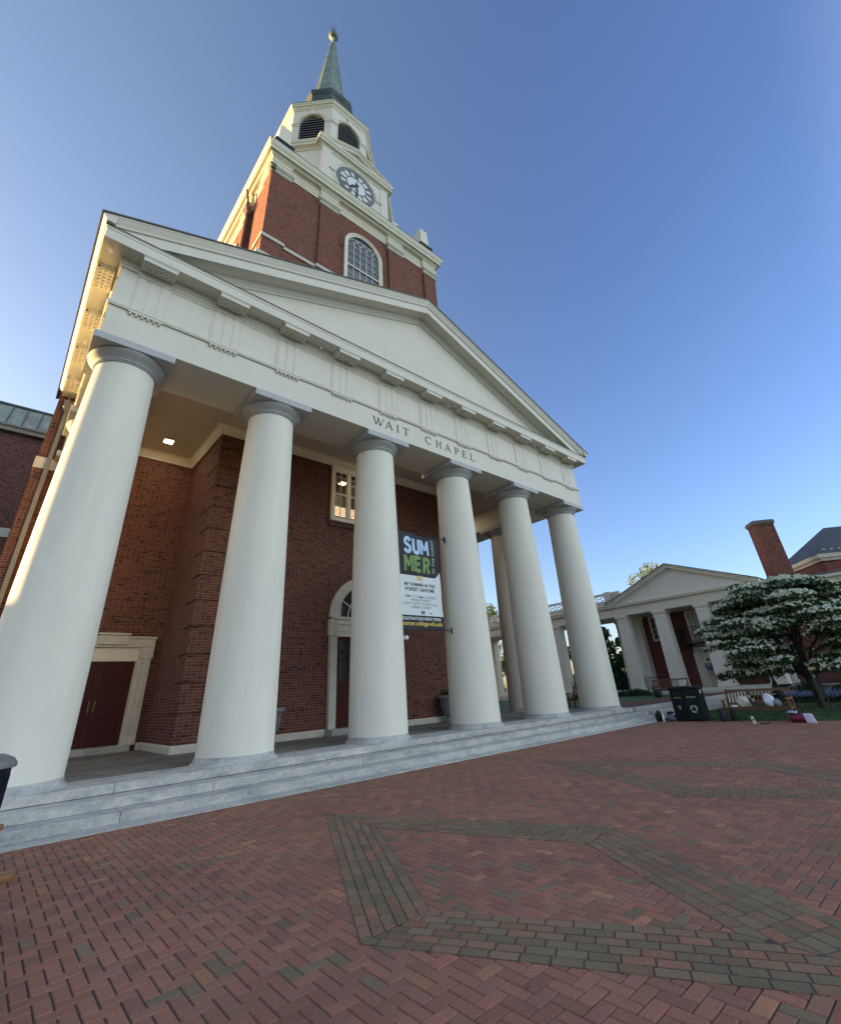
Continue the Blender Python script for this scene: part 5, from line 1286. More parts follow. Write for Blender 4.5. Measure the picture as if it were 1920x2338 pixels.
px = RNG.uniform(10.42, 22.0, n); py = RNG.uniform(-14.0, -1.35, n); kk = (px < 13)|(RNG.random(n) < 0.45); px, py = px[kk], py[kk]; n = len(px)
gb = leaves('grass_blades', np.stack([px, py, np.full(n, 0.018)], 1), np.stack([RNG.normal(size=n), RNG.normal(size=n), RNG.uniform(-.2,.2,n)], 1), RNG.uniform(.018,.04,n), 'grass_blade', None, RNG.uniform(0,1,n)); gb['kind'] = 'stuff'
sb = MB().prism([(20.2,-9.5),(25.5,-9.5),(25.5,-2.2),(22.6,-2.4),(20.6,-4.4)], 0.0, 0.10); setting(sb.build('flower_bed', 'soil'))
n = 5200; px = RNG.uniform(20.5, 23.8, n); py = RNG.uniform(-9.0, -2.9, n); kk = (px-20.4) > (py+4.4)*1.0; px, py = px[kk], py[kk]; n = len(px)
hz = 0.18+0.16*np.sin(px*2.1+py*1.7)**2
fl_ = leaves('blue_flowers', np.stack([px, py, hz+RNG.uniform(0,.14,n)], 1), RNG.normal(size=(n,3))*0.6+[-0.5,0,0.9], RNG.uniform(.035,.06,n), 'flower_blue', None, RNG.uniform(0,1,n)); fl_['kind'] = 'stuff'
n = 4000; px = RNG.uniform(20.5, 24.3, n); py = RNG.uniform(-9.0, -2.7, n); kk = (px-20.4) > (py+4.4)*1.0; px, py = px[kk], py[kk]; n = len(px)
fl_ = leaves('flower_leaves', np.stack([px, py, 0.10+RNG.uniform(0,.22,n)], 1), RNG.normal(size=(n,3))+[0,0,0.5], RNG.uniform(.05,.09,n), 'leaf_deep', None, RNG.uniform(0,1,n)); fl_['kind'] = 'stuff'
def shrub(name, label, cat, c, r_, n, mat, group=None, cone=False, size=(.05,.09)):
    t = thing(name, label, cat, (c[0], c[1], c[2]), group)
    d = RNG.normal(size=(n,3)); d /= np.linalg.norm(d, axis=1, keepdims=True); d[:,2] = np.abs(d[:,2])
    k = RNG.uniform(0.72, 1.03, (n,1))*(1+0.12*np.sin(d[:,[0]]*7+d[:,[1]]*5+c[0]))
    p = d*k*np.array(r_)
    if cone:
        hgt = RNG.uniform(0,1,n)**1.5; a = RNG.uniform(0,6.28,n); rr = (1-hgt)*RNG.uniform(0.7,1.05,n); p = np.stack([rr*np.cos(a)*r_[0], rr*np.sin(a)*r_[1], hgt*r_[2]], 1); d = np.stack([np.cos(a), np.sin(a), 0.4*np.ones(n)], 1)
    leaves('foliage', p+np.array(c), d+RNG.normal(size=(n,3))*0.5, RNG.uniform(*size, n), mat, t, RNG.uniform(0,1,n))
    MB().tube([(c[0],c[1],c[2]-0.02),(c[0],c[1],c[2]+r_[2]*0.6)], 0.04, 6).build('stem', 'bark', t)
shrub('conical_shrub', 'small dark cone shaped evergreen behind the bench', 'shrub', (22,-2.85,0.42), (0.26,0.26,0.85), 900, 'leaf_deep', cone=True, size=(.03,.055))
SG = 'low rounded shrubs along the terrace'
shrub('round_shrub', 'dark rounded shrub at the left end of the blue flowers', 'shrub', (24.0,-3.9,0.1), (0.7,0.8,0.75), 1500, 'leaf_deep', SG)
shrub('round_shrub', 'dark rounded shrub behind the lawn sign', 'shrub', (24.1,-5.6,0.1), (0.7,0.9,0.6), 1500, 'leaf_deep', SG)
shrub('round_shrub', 'dark rounded shrub at the right edge below the terrace railing', 'shrub', (24.0,-7.4,0.1), (0.7,0.9,0.65), 1500, 'leaf_deep', SG)
for lx, ly, rr, lab in ((25.6, 7.0, (.5,1.4,.45), 'low hedge at the foot of the leftmost square pillar'), (25.6, 10.4, (.6,2.0,.5), 'low hedge under the colonnade railing seen past the last tall column')):
    shrub('low_hedge', lab, 'hedge', (lx, ly, 0.42), rr, 1400, 'leaf_deep', 'low hedges before the colonnade')
t = thing('plant_pot', 'dark round pot on the grass before the far bench', 'pot', (21.6, 3.45, 0.43))
MB().lathe([(0.18,0),(0.26,0.12),(0.27,0.26),(0.24,0.36),(0.20,0.36)], (21.6,3.45,0.43), 20).build('pot', 'navy_cloth', t, smooth=True)

# ------------------------------------------------------------------ columned hall and colonnade on the right
XR = 27.0
hall = thing('columned_hall', 'low brick hall with square cream pillars and plain pediment right of the chapel', 'building', (XR, 2.7, 0.4))
def H(mb, name, mat, parent=None, **k): return mb.build(name, mat, parent or hall, **k)
m = MB(); m.box(XR-0.1, XR+9, -3.0, 8.3, 0.2, 0.745); H(m, 'porch_floor', 'limestone')
m = MB(); m.box(XR-0.75, XR-0.1, -1.5, 2.75, 0.2, 0.57); m.box(XR-0.42, XR-0.1, -1.55, 2.78, 0.572, 0.735); H(m, 'porch_step', 'limestone')
def pillar(x, y, z0, z1, par, hw=0.46):
    m = MB(); m.hexa([(x,y-hw,z0),(x+2*hw,y-hw,z0),(x+2*hw,y+hw,z0),(x,y+hw,z0)], [(x+.04,y-hw+.04,z1-.5),(x+2*hw-.04,y-hw+.04,z1-.5),(x+2*hw-.04,y+hw-.04,z1-.5),(x+.04,y+hw-.04,z1-.5)])
    p = m.build('pillar', 'cream', par)
    m = MB(); m.box(x+.01, x+2*hw-.01, y-hw+.01, y+hw-.01, z1-.5, z1-.42); m.box(x+.03, x+2*hw-.03, y-hw+.03, y+hw-.03, z1-.42, z1-.24); m.box(x-.01, x+2*hw+.01, y-hw-.01, y+hw+.01, z1-.24, z1-.17); m.box(x-.05, x+2*hw+.05, y-hw-.05, y+hw+.05, z1-.17, z1)
    m.build('pillar_capital', 'cream_trim', p)
    m = MB(); m.box(x-.05, x+2*hw+.05, y-hw-.05, y+hw+.05, z0, z0+.16); m.build('pillar_base', 'cream_trim', p)
for y in (7.27, 4.25, 1.18, -1.90): pillar(XR, y, 0.747, 6.18, hall)
for y in (1.18, -1.90): m = MB().box(XR-0.16, XR+1.0, y-0.6, y+0.6, 0.44, 0.744); H(m, 'pillar_plinth', 'iron')
for y in (7.27, -1.9): pillar(XR+2.15, y, 0.747, 6.16, hall, 0.38)
m = MB(); m.box(XR+0.04, XR+0.95, -2.60, 7.98, 6.185, 6.80); ha = H(m, 'architrave', 'cream')
m = MB()
for y in (7.27, 4.25, 1.18, -1.90):
    m.box(XR+0.0, XR+0.04, y-0.42, y+0.42, 6.19, 6.79)
    vs_ = [(XR-0.02, y+0.2*math.cos(2*math.pi*k/20), 6.49+0.2*math.sin(2*math.pi*k/20)) for k in range(20)]; m.slab(vs_, (0.025,0,0))
    vs_ = [(XR-0.05, y+0.08*math.cos(2*math.pi*k/20), 6.49+0.08*math.sin(2*math.pi*k/20)) for k in range(20)]; m.slab(vs_, (0.028,0,0))
H(m, 'rosette', 'cream_trim', ha)
m = MB().moulding([(XR+9, 8.0), (XR+0.05, 8.0), (XR+0.05, -2.62), (XR+9, -2.62)], [(-.05,6.80),(.04,6.80),(.06,6.85),(.22,6.88),(.22,6.97),(.26,7.0),(-.05,7.04)]); H(m, 'cornice', 'cream_trim', ha)
m = MB().slab([(XR+0.12, 8.0, 6.98), (XR+0.12, -2.62, 6.98), (XR+0.12, 2.70, 9.12)], (0.3,0,0)); hp = H(m, 'pediment', 'cream')
m = MB(); m2 = MB(); prof = [(-0.26,0.0),(-0.26,-0.06),(-0.20,-0.14),(-0.17,-0.16),(-0.17,-0.27),(0.0,-0.27),(0.0,-0.40),(0.3,-0.40),(0.3,0.0)]
for s_ in (-1, 1):
    k = len(prof); e = 5.60
    vs_ = [(XR+0.05+x, 2.70+s_*e, 7.16+z) for x, z in prof]+[(XR+0.05+x, 2.70, 9.40+z) for x, z in prof]
    m.add(vs_, [(q, k+q, k+(q+1) % k, (q+1) % k) for q in range(k)]+[tuple(range(k))])
    m2.slab([(XR-0.24, 2.70+s_*(e+0.04), 7.15), (XR-0.24, 2.70, 9.405), (XR+13, 2.70, 9.405), (XR+13, 2.70+s_*(e+0.04), 7.15)], (0,0,0.06))
H(m, 'raking_cornice', 'cream_trim', hp); H(m2, 'roof', 'roof_slate')
m = MB(); m.box(XR+3.2, XR+13, -12.5, 8.0, 0.4, 6.85); H(m, 'wall', 'hall_brick')
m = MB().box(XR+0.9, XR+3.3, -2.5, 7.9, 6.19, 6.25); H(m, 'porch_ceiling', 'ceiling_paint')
m = MB().box(XR+2.6, XR+3.6, -12.8, -2.66, 6.86, 7.06); m.box(XR+2.9, XR+3.6, -12.7, -2.68, 6.5, 6.858); H(m, 'side_eaves', 'cream_trim')
m = MB(); m.slab([(XR+2.55,-13,7.065),(XR+2.55,-2.7,7.065),(XR+9,-2.7,8.0),(XR+9,-13,8.0)], (0,0,0.06)); H(m, 'side_roof', 'roof_slate')
def hwin(y0, y1, z0, z1, nx, nz, lit=False):
    X = XR+3.2
    m = MB()
    for a, b in ((y0-.14,y0),(y1,y1+.14)): m.box(X-.09, X+.02, a, b, z0-.14, z1+.14)
    m.box(X-.09, X+.02, y0, y1, z1, z1+.14); m.box(X-.12, X+.02, y0-.02, y1+.02, z0-.14, z0); w = H(m, 'window', 'cream_trim')
    m = MB().box(X-.03, X-.02, y0, y1, z0, z1); H(m, 'window_pane', 'pale_shade' if lit else 'sky_glass', w)
    m = MB()
    for k in range(1, nx): u = y0+(y1-y0)*k/nx; m.box(X-.06, X-.031, u-.018, u+.018, z0, z1)
    for k in range(1, nz): u = z0+(z1-z0)*k/nz; m.box(X-.058, X-.031, y0, y1, u-.018, u+.018)
    H(m, 'window_bars', 'cream_trim', w)
hwin(5.6, 6.35, 4.35, 6.0, 3, 4); hwin(2.55, 3.42, 3.7, 6.0, 3, 5, True); hwin(-0.4, 0.5, 4.35, 6.0, 3, 4); hwin(-6.4,-5.1,1.9,4.4,3,5); hwin(-9.4,-8.1,1.9,4.4,3,5)
m = MB()
for a, b in ((3.35,3.75),(1.9,2.3)): m.box(XR+3.05, XR+3.22, a, b, 0.747, 3.2)
m.box(XR+3.02, XR+3.22, 1.85, 3.8, 3.202, 3.5); hd_ = H(m, 'hall_door', 'limestone')
MB().box(XR+3.16, XR+3.19, 2.3, 3.35, 0.75, 3.2).build('door_leaf', 'limestone', hall).parent = hall
m = MB(); X0, X1, ya, yb = XR+1.95, XR+3.2, 2.05, 3.97
m.box(X0-.03, X1, ya-.03, yb+.03, 3.66, 3.76)
for y in (ya+0.25, yb-0.25): m.hexa([(X0+.4,y-.05,3.4),(X1,y-.05,3.0),(X1,y+.05,3.0),(X0+.4,y+.05,3.4)], [(X0+.2,y-.05,3.66),(X1,y-.05,3.66),(X1,y+.05,3.66),(X0+.2,y+.05,3.66)])
hbz = H(m, 'balcony', 'iron')
def railing(mb, a, b, z0, z1, step=0.13, t=0.018):
    a, b = Vector(a), Vector(b); L = (b-a).length; n = max(2, int(L/step)); d = (b-a).normalized(); nn = Vector((-d.y, d.x, 0))
    for zz in (z0+0.1, z1): mb.obox((a.x/2+b.x/2, a.y/2+b.y/2, zz), (d.x,d.y,0), nn, (0,0,1), L/2, 0.022, 0.018)
    for k in range(n+1):
        p = a+(b-a)*k/n; w = t if 0 < k < n else t*1.8
        mb.obox((p.x, p.y, (z0+z1)/2), (d.x,d.y,0), nn, (0,0,1), w/2, w/2, (z1-z0)/2)
m = MB(); railing(m, (X0,ya,0), (X0,yb,0), 3.76, 4.87, 0.11); railing(m, (X0,ya,0), (X1,ya,0), 3.76, 4.87, 0.11); railing(m, (X0,yb,0), (X1,yb,0), 3.76, 4.87, 0.11); H(m, 'balcony_railing', 'iron', hbz)
def iron_rail(label, a, b, z0, z1):
    t = thing('iron_railing', label, 'railing', (a[0],a[1],z0), 'black iron railings'); m = MB(); railing(m, (a[0],a[1],0), (b[0],b[1],0), z0, z1); m.build('balusters', 'iron', t)
iron_rail('black iron railing between the two leftmost square pillars of the hall', (XR+.4, 6.8), (XR+.4, 4.72), 0.747, 1.58)
iron_rail('black iron railing under the colonnade beside the last tall column', (XR+.4, 13.2), (XR+.4, 7.75), 0.747, 1.58)
iron_rail('black iron railing beyond the colonnade between the last two tall columns', (XR+.4, 18.5), (XR+.4, 14.1), 0.747, 1.58)
t = thing('terrace', 'stone terrace with dark coping below the black railing at the right edge', 'terrace', (24.8,-7,0))
MB().box(24.95, 30.1, -13, -2.9, 0.0, 0.60).build('terrace_wall', 'limestone', t); MB().box(24.85, 25.4, -13, -2.8, 0.602, 0.68).build('coping', 'urn_grey', t)
iron_rail('black iron railing on the stone terrace behind the lawn sign', (25.1, -3.0), (25.1, -12.5), 0.682, 1.45)

cn = thing('colonnade', 'long cream colonnade with lattice balustrade joining the hall towards the chapel', 'colonnade', (XR, 20, 0.4))
for y in (13.62, 18.8, 24.0, 29.2):
    pillar(XR, y, 0.747, 6.18, cn, 0.42); pillar(XR+3.0, y, 0.747, 6.16, cn, 0.42)
pillar(XR+3.0, 9.0, 0.747, 6.16, cn, 0.42)
MB().box(XR-0.1, XR+4.2, 8.32, 60, 0.2, 0.745).build('walk_floor', 'limestone', cn)
m = MB(); m.box(XR+0.05, XR+0.9, 7.99, 60, 6.185, 6.78); m.box(XR+3.0, XR+3.85, 8.31, 60, 6.17, 6.78); m.build('architrave', 'cream', cn)
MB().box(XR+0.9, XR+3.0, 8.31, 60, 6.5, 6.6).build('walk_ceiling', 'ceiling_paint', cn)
MB().moulding([(XR+0.06, 60), (XR+0.06, 8.31)], [(-.05,6.78),(.05,6.78),(.07,6.86),(.20,6.9),(.20,7.0),(.26,7.08),(.26,7.15),(-.05,7.2)]).build('cornice', 'cream_trim', cn)
m = MB().box(XR+0.12, XR+0.5, 8.31, 60, 7.2, 7.55); m.box(XR-0.02, XR+0.62, 8.31, 60, 7.18, 7.23); m.build('parapet', 'limestone', cn)
m = MB(); m.box(XR+0.16, XR+0.46, 7.0, 60, 8.05, 8.18); m.build('top_rail', 'cream_trim', cn)
def lattice(y0, y1):
    m = MB(); x = XR+0.3; z0, z1 = 7.55, 8.05; zm = (z0+z1)/2; w = (y1-y0)
    def S(a, b): 
        a, b = Vector(a), Vector(b); d = (b-a).normalized(); nn = Vector((-d.y, d.x)); c = (a+b)/2
        m.obox((x, c.x, c.y), (0,d.x,d.y), (0,nn.x,nn.y), (1,0,0), (b-a).length/2, 0.022, 0.022)
    n = 3
    for k in range(n):
        a, b = y0+w*k/n, y0+w*(k+1)/n; c = (a+b)/2
        S((a,z0),(b,z1)); S((a,z1),(b,z0)); S((a,zm),(c,z1)); S((c,z1),(b,zm)); S((a,zm),(c,z0)); S((c,z0),(b,zm))
    m.build('lattice_panel', 'cream_trim', cn)
PY = [8.05, 12.2, 16.4, 20.6, 24.8, 29.0]
for a, b in zip(PY[:-1], PY[1:]): lattice(a+0.25, b-0.25)
for y in PY: MB().box(XR+0.05, XR+0.57, y-0.26, y+0.26, 7.552, 8.25).build('parapet_pier', 'cream_trim', cn, bevel=0.02)
MB().box(XR+0.1, XR+0.5, 7.0, 7.78, 7.2, 8.05).build('solid_parapet', 'limestone', cn)

# rear hall turned to the quad, with its chimney
rh = thing('rear_hall', 'red brick hall with slate hipped roof and tall chimney at right edge', 'building', (40,-6,0))
e1 = Vector((0.785, 0.62, 0)); e2 = Vector((0.62, -0.785, 0)); K = Vector((37.0, -5.22, 0))
def rp(a, b, z): p = K+e1*a+e2*b; return (p.x, p.y, z)
m = MB(); m.hexa([rp(.35,.35,0),rp(6.5,.35,0),rp(6.5,16,0),rp(.35,16,0)], [rp(.35,.35,9.4),rp(6.5,.35,9.4),rp(6.5,16,9.4),rp(.35,16,9.4)]); m.build('wall', 'tower_brick', rh)
m = MB(); m.hexa([rp(0,0,9.33),rp(6.84,0,9.33),rp(6.84,16,9.33),rp(0,16,9.33)], [rp(-.08,-.08,9.62),rp(6.84,-.08,9.62),rp(6.84,16,9.62),rp(-.08,16,9.62)]); m.hexa([rp(.2,.2,9.1),rp(6.7,.2,9.1),rp(6.7,16,9.1),rp(.2,16,9.1)], [rp(.1,.1,9.329),rp(6.7,.1,9.329),rp(6.7,16,9.329),rp(.1,16,9.329)]); m.build('eaves', 'cream_trim', rh)
m = MB(); m.add([rp(-.1,-.1,9.622),rp(6.94,-.1,9.622),rp(6.94,16,9.622),rp(-.1,16,9.622),rp(3.42,3.42,12.5),rp(3.42,16,12.5)], [(0,1,4),(1,2,5,4),(3,0,4,5),(0,3,2,1),(2,3,5)]); m.build('roof', 'roof_slate', rh)
m = MB()
for k in range(18):
    c = Vector(rp(0.25, 0.7+0.55*k, 9.98)); m.obox(c, e2, e1, (0,0,1), 0.10, 0.05, 0.05)
m.build('snow_guard', 'pale_shade', rh)
m = MB(); X = 0.35
for b in (1.6, 4.2): m.hexa([rp(.30,b,5.5),rp(.30,b+1.1,5.5),rp(.36,b+1.1,5.5),rp(.36,b,5.5)], [rp(.30,b,8.6),rp(.30,b+1.1,8.6),rp(.36,b+1.1,8.6),rp(.36,b,8.6)])
m.build('window', 'paper_white', rh)
ch = MB(); c0 = Vector((36.0, -2.5, 0)); hx, hy = 0.74, 0.60
def cpt(a, b, z): p = c0+e2*a+e1*b; return (p.x, p.y, z)
def cbox(mb, a, b, z0, z1): mb.hexa([cpt(-a,-b,z0),cpt(a,-b,z0),cpt(a,b,z0),cpt(-a,b,z0)], [cpt(-a,-b,z1),cpt(a,-b,z1),cpt(a,b,z1),cpt(-a,b,z1)])
cbox(ch, hx, hy, 6.5, 12.55); chm = ch.build('chimney', 'tower_brick', rh)
ch = MB(); cbox(ch, hx+.05, hy+.05, 12.552, 12.64); cbox(ch, hx+.10, hy+.10, 12.642, 12.86); cbox(ch, hx+.06, hy+.06, 12.862, 12.95); ch.build('chimney_cap', 'chimney_cap', chm)

# ------------------------------------------------------------------ person at the hall door
def person():
    t = thing('person', 'person in a blue shirt and tan shorts at the hall door, half behind pillar', 'person', (XR+1.4, 2.28, 0.747))
    S = 1.05; J = {'pel':(0,0,.95),'wai':(0,0,1.08),'chs':(0,0,1.32),'nek':(0,0,1.47),'hd':(-.02,0,1.60),'top':(-.02,0,1.73),
       'hL':(0,.10,.90),'kL':(-.10,.11,.50),'aL':(.02,.11,.09),'tL':(-.14,.12,.03),'hR':(0,-.10,.90),'kR':(.06,-.11,.50),'aR':(.20,-.11,.10),'tR':(.07,-.12,.03),
       'sL':(0,.19,1.40),'eL':(.06,.25,1.13),'wL':(-.06,.26,.90),'nL':(-.09,.255,.81),'sR':(0,-.19,1.40),'eR':(-.02,-.25,1.12),'wR':(-.16,-.22,.93),'nR':(-.22,-.21,.86)}
    Rd = {'pel':.125,'wai':.115,'chs':.135,'nek':.055,'hd':.085,'top':.07,'hL':.095,'kL':.058,'aL':.04,'tL':.035,'hR':.095,'kR':.058,'aR':.04,'tR':.035,'sL':.06,'eL':.042,'wL':.03,'nL':.025,'sR':.06,'eR':.042,'wR':.03,'nR':.025}
    E = [('pel','wai'),('wai','chs'),('chs','nek'),('nek','hd'),('hd','top'),('pel','hL'),('hL','kL'),('kL','aL'),('aL','tL'),('pel','hR'),('hR','kR'),('kR','aR'),('aR','tR'),('chs','sL'),('sL','eL'),('eL','wL'),('wL','nL'),('chs','sR'),('sR','eR'),('eR','wR'),('wR','nR')]
    def skin(name, keys, edges, mat, grow=0.0, extra=None):
        Jx, Rx = dict(J), dict(Rd)
        if extra: Jx.update(extra[0]); Rx.update(extra[1])
        me = bpy.data.meshes.new(name); idx = {k: i for i, k in enumerate(keys)}
        me.from_pydata([Vector(Jx[k])*S for k in keys], [(idx[a], idx[b]) for a, b in edges], [])
        o = bpy.data.objects.new(name, me); COL.objects.link(o)
        md = o.modifiers.new('s', 'SKIN'); sb_ = o.modifiers.new('b', 'SUBSURF'); sb_.levels = 1; sb_.render_levels = 1
        for k in keys:
            d = me.skin_vertices[0].data[idx[k]]; d.radius = ((Rx[k]+grow)*S, (Rx[k]+grow)*S); d.use_root = (k == keys[0])
        dg = bpy.context.evaluated_depsgraph_get(); m2 = bpy.data.meshes.new_from_object(o.evaluated_get(dg))
        bpy.data.objects.remove(o); m2.name = name; m2.materials.clear(); m2.materials.append(M[mat])
        m2.polygons.foreach_set('use_smooth', [True]*len(m2.polygons))
        o2 = bpy.data.objects.new(name, m2); COL.objects.link(o2); o2.parent = t
    hx = {}; hr = {}; he = []
    for s_, n_ in ((1,'L'),(-1,'R')):
        b = Vector(J['n'+n_]); w = Vector(J['w'+n_]); d = (b-w).normalized(); sd = Vector((1,0,0)) if abs(d.x) < .6 else Vector((0,0,1))
        for f, (off, ln) in enumerate(((-.030,.072),(-.010,.082),(.010,.076),(.030,.060),(.045,.045))):
            k1, k2 = 'f%s%d' % (n_, f), 'g%s%d' % (n_, f); root = b if f < 4 else (b+w)/2
            hx[k1] = tuple(root+sd*off+d*.02); hx[k2] = tuple(root+sd*off*1.2+d*ln+Vector((-.012,0,0))); hr[k1] = .010; hr[k2] = .008; he += [('n'+n_ if f < 4 else 'n'+n_, k1), (k1, k2)]
    skin('body', list(J)+list(hx), E+he, 'skin', 0, (hx, hr))
    skin('shirt', ['wai','pel','chs','sL','eL','sR','eR'], [('wai','pel'),('wai','chs'),('chs','sL'),('sL','eL'),('chs','sR'),('sR','eR')], 'blue_shirt', 0.028)
    skin('shorts', ['pel','hL','kL','hR','kR'], [('pel','hL'),('hL','kL'),('pel','hR'),('hR','kR')], 'tan_shorts', 0.024, ({'kL':(-.07,.11,.60),'kR':(.04,-.11,.60)}, {'kL':.075,'kR':.075}))
    MB().blob((XR+1.4-.01*S, 2.28, 0.747+1.675*S), .105*S, .098*S, .095*S, 5, 0.04).build('hair', 'hair', t, smooth=True)
    t.rotation_euler = (0,0,R(200))
    return t
person()

# ------------------------------------------------------------------ trees
def limb(mb, a, b, r0, r1, sag=0.0, n=6):
    a, b = Vector(a), Vector(b); pts = []; rad = []
    for k in range(n+1):
        t = k/n; p = a.lerp(b, t)+Vector((random.uniform(-1,1), random.uniform(-1,1), 0))*0.05*(b-a).length*math.sin(math.pi*t)
        p.z += sag*math.sin(math.pi*t); pts.append(p); rad.append(r0+(r1-r0)*t)
    mb.tube(pts, rad, 7)
dg = thing('dogwood_tree', 'spreading dogwood in white blossom on the lawn by the hall', 'tree', (16.9,-5.62,0))
bx, by_ = 16.9, -5.62
tk = MB(); limb(tk, (bx,by_,-0.05), (bx-0.05,by_+0.1,1.25), 0.19, 0.14); tips = []
sprays = []
rg = np.random.default_rng(11)
for k in range(165):
    a = rg.uniform(0, 2*math.pi); h = rg.uniform(0, 1)
    z = 1.75+3.75*h+rg.normal(0,.12)
    rmax = 3.75*math.sqrt(max(0.02, 1-((h-0.22)/0.82)**2))
    r_ = rmax*math.sqrt(rg.uniform(0.22, 1.0))
    sprays.append((bx+r_*math.cos(a), by_+r_*math.sin(a)*1.0, z+rg.uniform(-.15,.15)-0.05*r_, rg.uniform(0.50,0.95)))
for k in range(13):
    a = 2*math.pi*k/13+rg.uniform(-.2,.2); h = rg.uniform(0,1); z = 1.9+2.9*h; r_ = 3.0*(1-0.55*h)
    p0 = (bx-0.05+0.1*math.cos(a), by_+0.1+0.1*math.sin(a), 1.1+0.9*h*rg.uniform(.3,1)); p1 = (bx+r_*math.cos(a), by_+r_*math.sin(a), z)
    limb(tk, p0, p1, 0.085, 0.018, 0.25); tips.append(p1)
limb(tk, (bx-.05,by_+.1,1.2), (bx+.1,by_-.1,4.6), 0.13, 0.025)
for (x, y, z, r_) in sprays[::2]:
    q = min(tips, key=lambda t: (t[0]-x)**2+(t[1]-y)**2+(t[2]-z)**2); m0 = Vector(q).lerp(Vector((bx,by_,2.0)), 0.35)
    limb(tk, m0, (x,y,z-0.05), 0.022, 0.006, 0.0, 4)
tk.build('trunk', 'bark', dg, smooth=True)
LP, LN, LS, LT, BP, BN, BS, BT = [], [], [], [], [], [], [], []
for (x, y, z, r_) in sprays:
    n = int(330*r_*r_)+60; a = rg.uniform(0,6.28,n); rr = r_*np.sqrt(rg.uniform(0,1,n))
    lz = z-0.22*(rr/r_)**2*r_+rg.normal(0,.06,n)-0.06
    LP.append(np.stack([x+rr*np.cos(a), y+rr*np.sin(a), lz], 1)); LN.append(rg.normal(size=(n,3))*0.55+[0,0,1]); LS.append(rg.uniform(.055,.10,n)); LT.append(np.clip(rg.normal(.45,.25,n),0,1))
    hf = (z-1.7)/3.8; m = int(n*rg.uniform(0.10,0.85)*(0.45+0.55*hf)); a = rg.uniform(0,6.28,m); rr = r_*np.sqrt(rg.uniform(0.0,1.1,m))
    lz = z-0.22*(rr/r_)**2*r_+rg.normal(0,.035,m)+0.045
    BP.append(np.stack([x+rr*np.cos(a), y+rr*np.sin(a), lz], 1)); BN.append(rg.normal(size=(m,3))*0.45+np.stack([0.55*np.cos(a)-0.45, 0.55*np.sin(a)-0.25, np.full(m,0.75)],1)); BS.append(rg.uniform(.06,.10,m)); BT.append(np.clip(rg.normal(.5,.25,m),0,1))
leaves('foliage', np.concatenate(LP), np.concatenate(LN), np.concatenate(LS), 'leaf_green', dg, np.concatenate(LT))
leaves('blossom', np.concatenate(BP), np.concatenate(BN), np.concatenate(BS), 'blossom_white', dg, np.concatenate(BT))

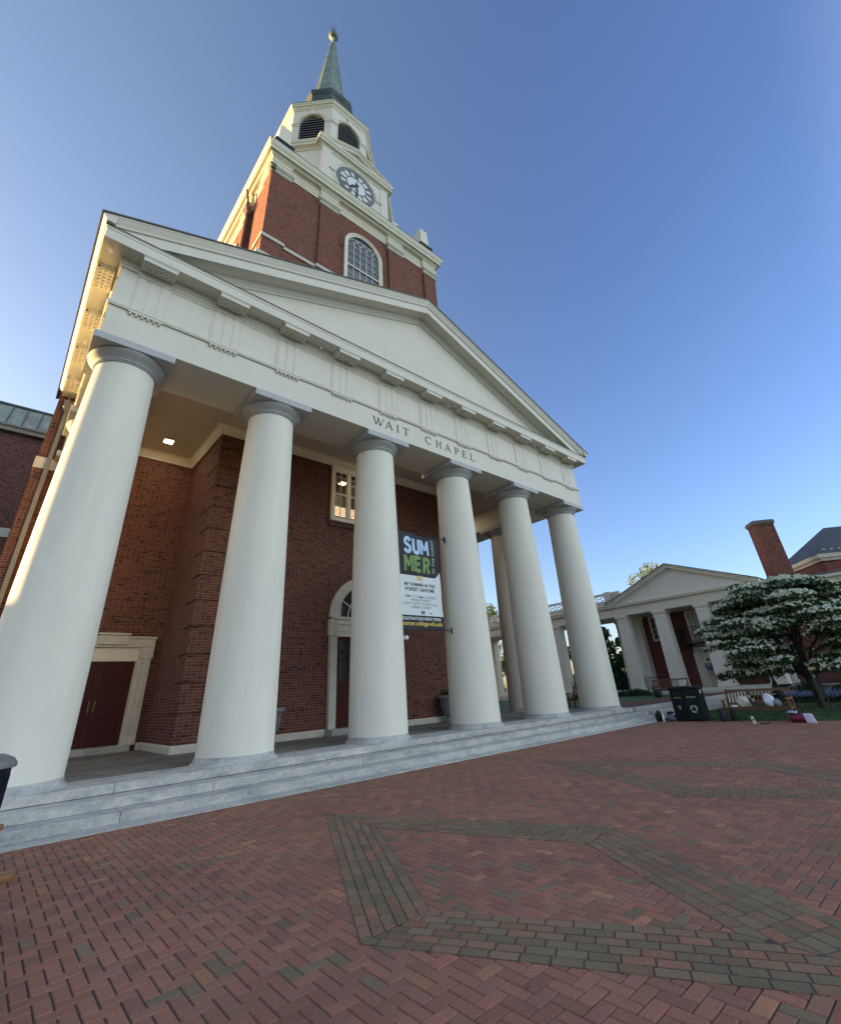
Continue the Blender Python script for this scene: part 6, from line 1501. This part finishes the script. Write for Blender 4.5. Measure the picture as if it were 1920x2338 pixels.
def tree(label, x, y, h, r_, mat, seed, n=5200, base=0.0, group='trees beyond the colonnade', low=0.3, ls=(.10,.20)):
    t = thing('broadleaf_tree', label, 'tree', (x,y,base), group); rg = np.random.default_rng(seed); random.seed(seed)
    tk = MB(); top = (x+rg.uniform(-.4,.4), y+rg.uniform(-.4,.4), base+h*0.8); limb(tk, (x,y,base-0.1), top, 0.035*h, 0.006*h)
    C_ = []
    for k in range(26):
        a = rg.uniform(0,6.28); f = rg.uniform(low,1.0); rm = r_*math.sqrt(max(.05, 1-((f-.58)/.46)**2)) if abs(f-.58) < .46 else r_*.25
        q = rm*rg.uniform(.25,.92); c = (x+q*math.cos(a), y+q*math.sin(a), base+h*f*0.93); C_.append((c, r_*rg.uniform(.24,.42)))
        if k % 2 == 0: limb(tk, (x, y, base+h*max(.18, f-.3)), c, 0.012*h, 0.003*h, 0.0, 4)
    tk.build('trunk', 'bark', t, smooth=True)
    P_, N2, S_, T_ = [], [], [], []
    for c, cr in C_:
        m = n//26; d = rg.normal(size=(m,3)); d /= np.linalg.norm(d, axis=1, keepdims=True); k = rg.uniform(.35,1.05,(m,1))**0.6
        P_.append(np.array(c)+d*k*cr*np.array([1,1,.78])); N2.append(d*0.6+rg.normal(size=(m,3))*.7+[0,0,.4]); S_.append(rg.uniform(*ls,m)); T_.append(np.clip(rg.normal(.5,.28,m),0,1))
    leaves('foliage', np.concatenate(P_), np.concatenate(N2), np.concatenate(S_), mat, t, np.concatenate(T_))
tree('sunlit yellow green tree rising behind the left slope of the hall pediment', 46, 12.0, 13.9, 3.7, 'leaf_light', 3, 7000)
tree('tree catching the sun above the colonnade, seen between the fourth and fifth tall columns', 44.5, 36.5, 13.2, 4.2, 'leaf_light', 5, 7000)
tree('dark green tree behind the colonnade left of the hall', 40, 17.5, 8.2, 3.4, 'leaf_green', 7, 13000, low=0.12, ls=(.13,.25))
tree('green tree showing between the last two tall columns', 41, 27, 8.0, 3.6, 'leaf_green', 9, 13000, low=0.1, ls=(.13,.25))
tree('dark tree low behind the fourth tall column', 36, 37, 8.6, 4.0, 'leaf_deep', 12, 13000, low=0.08, ls=(.13,.25))
tree('bushy green tree behind the leftmost pillar of the hall', 37.5, 11.6, 6.6, 2.6, 'leaf_green', 14, 11000, low=0.1, ls=(.13,.25))
tree('dense dark tree at the far end of the colonnade', 32, 47, 9.0, 4.5, 'leaf_deep', 17, 13000, low=0.06, ls=(.13,.25))

for lx, ly, rr, lab in ((35.0, 13.6, (1.6,2.6,2.3), 'tall dark bush behind the colonnade, left of the hall'), (35.5, 21.0, (1.6,3.2,2.6), 'tall dark bush behind the colonnade between the last two tall columns'), (35.0, 31.0, (1.8,3.6,2.6), 'tall dark bush beyond the colonnade behind the fifth tall column'), (33.0, 42.0, (2.0,4.0,3.0), 'tall dark bush beyond the colonnade beside the fourth tall column')):
    shrub('tall_bush', lab, 'bush', (lx, ly, 0.42), rr, 4200, 'leaf_deep', 'tall bushes behind the colonnade', size=(.10,.19))
n = 34; px = RNG.uniform(-9.5, 6.0, n); py = RNG.uniform(-9.5, -1.8, n)
pt = leaves('fallen_petals', np.stack([px, py, np.full(n, 0.006)], 1), RNG.normal(size=(n,3))*0.15+[0,0,1], RNG.uniform(.007,.014,n), 'blossom_white', None, RNG.uniform(0.4,1,n)); pt['kind'] = 'stuff'
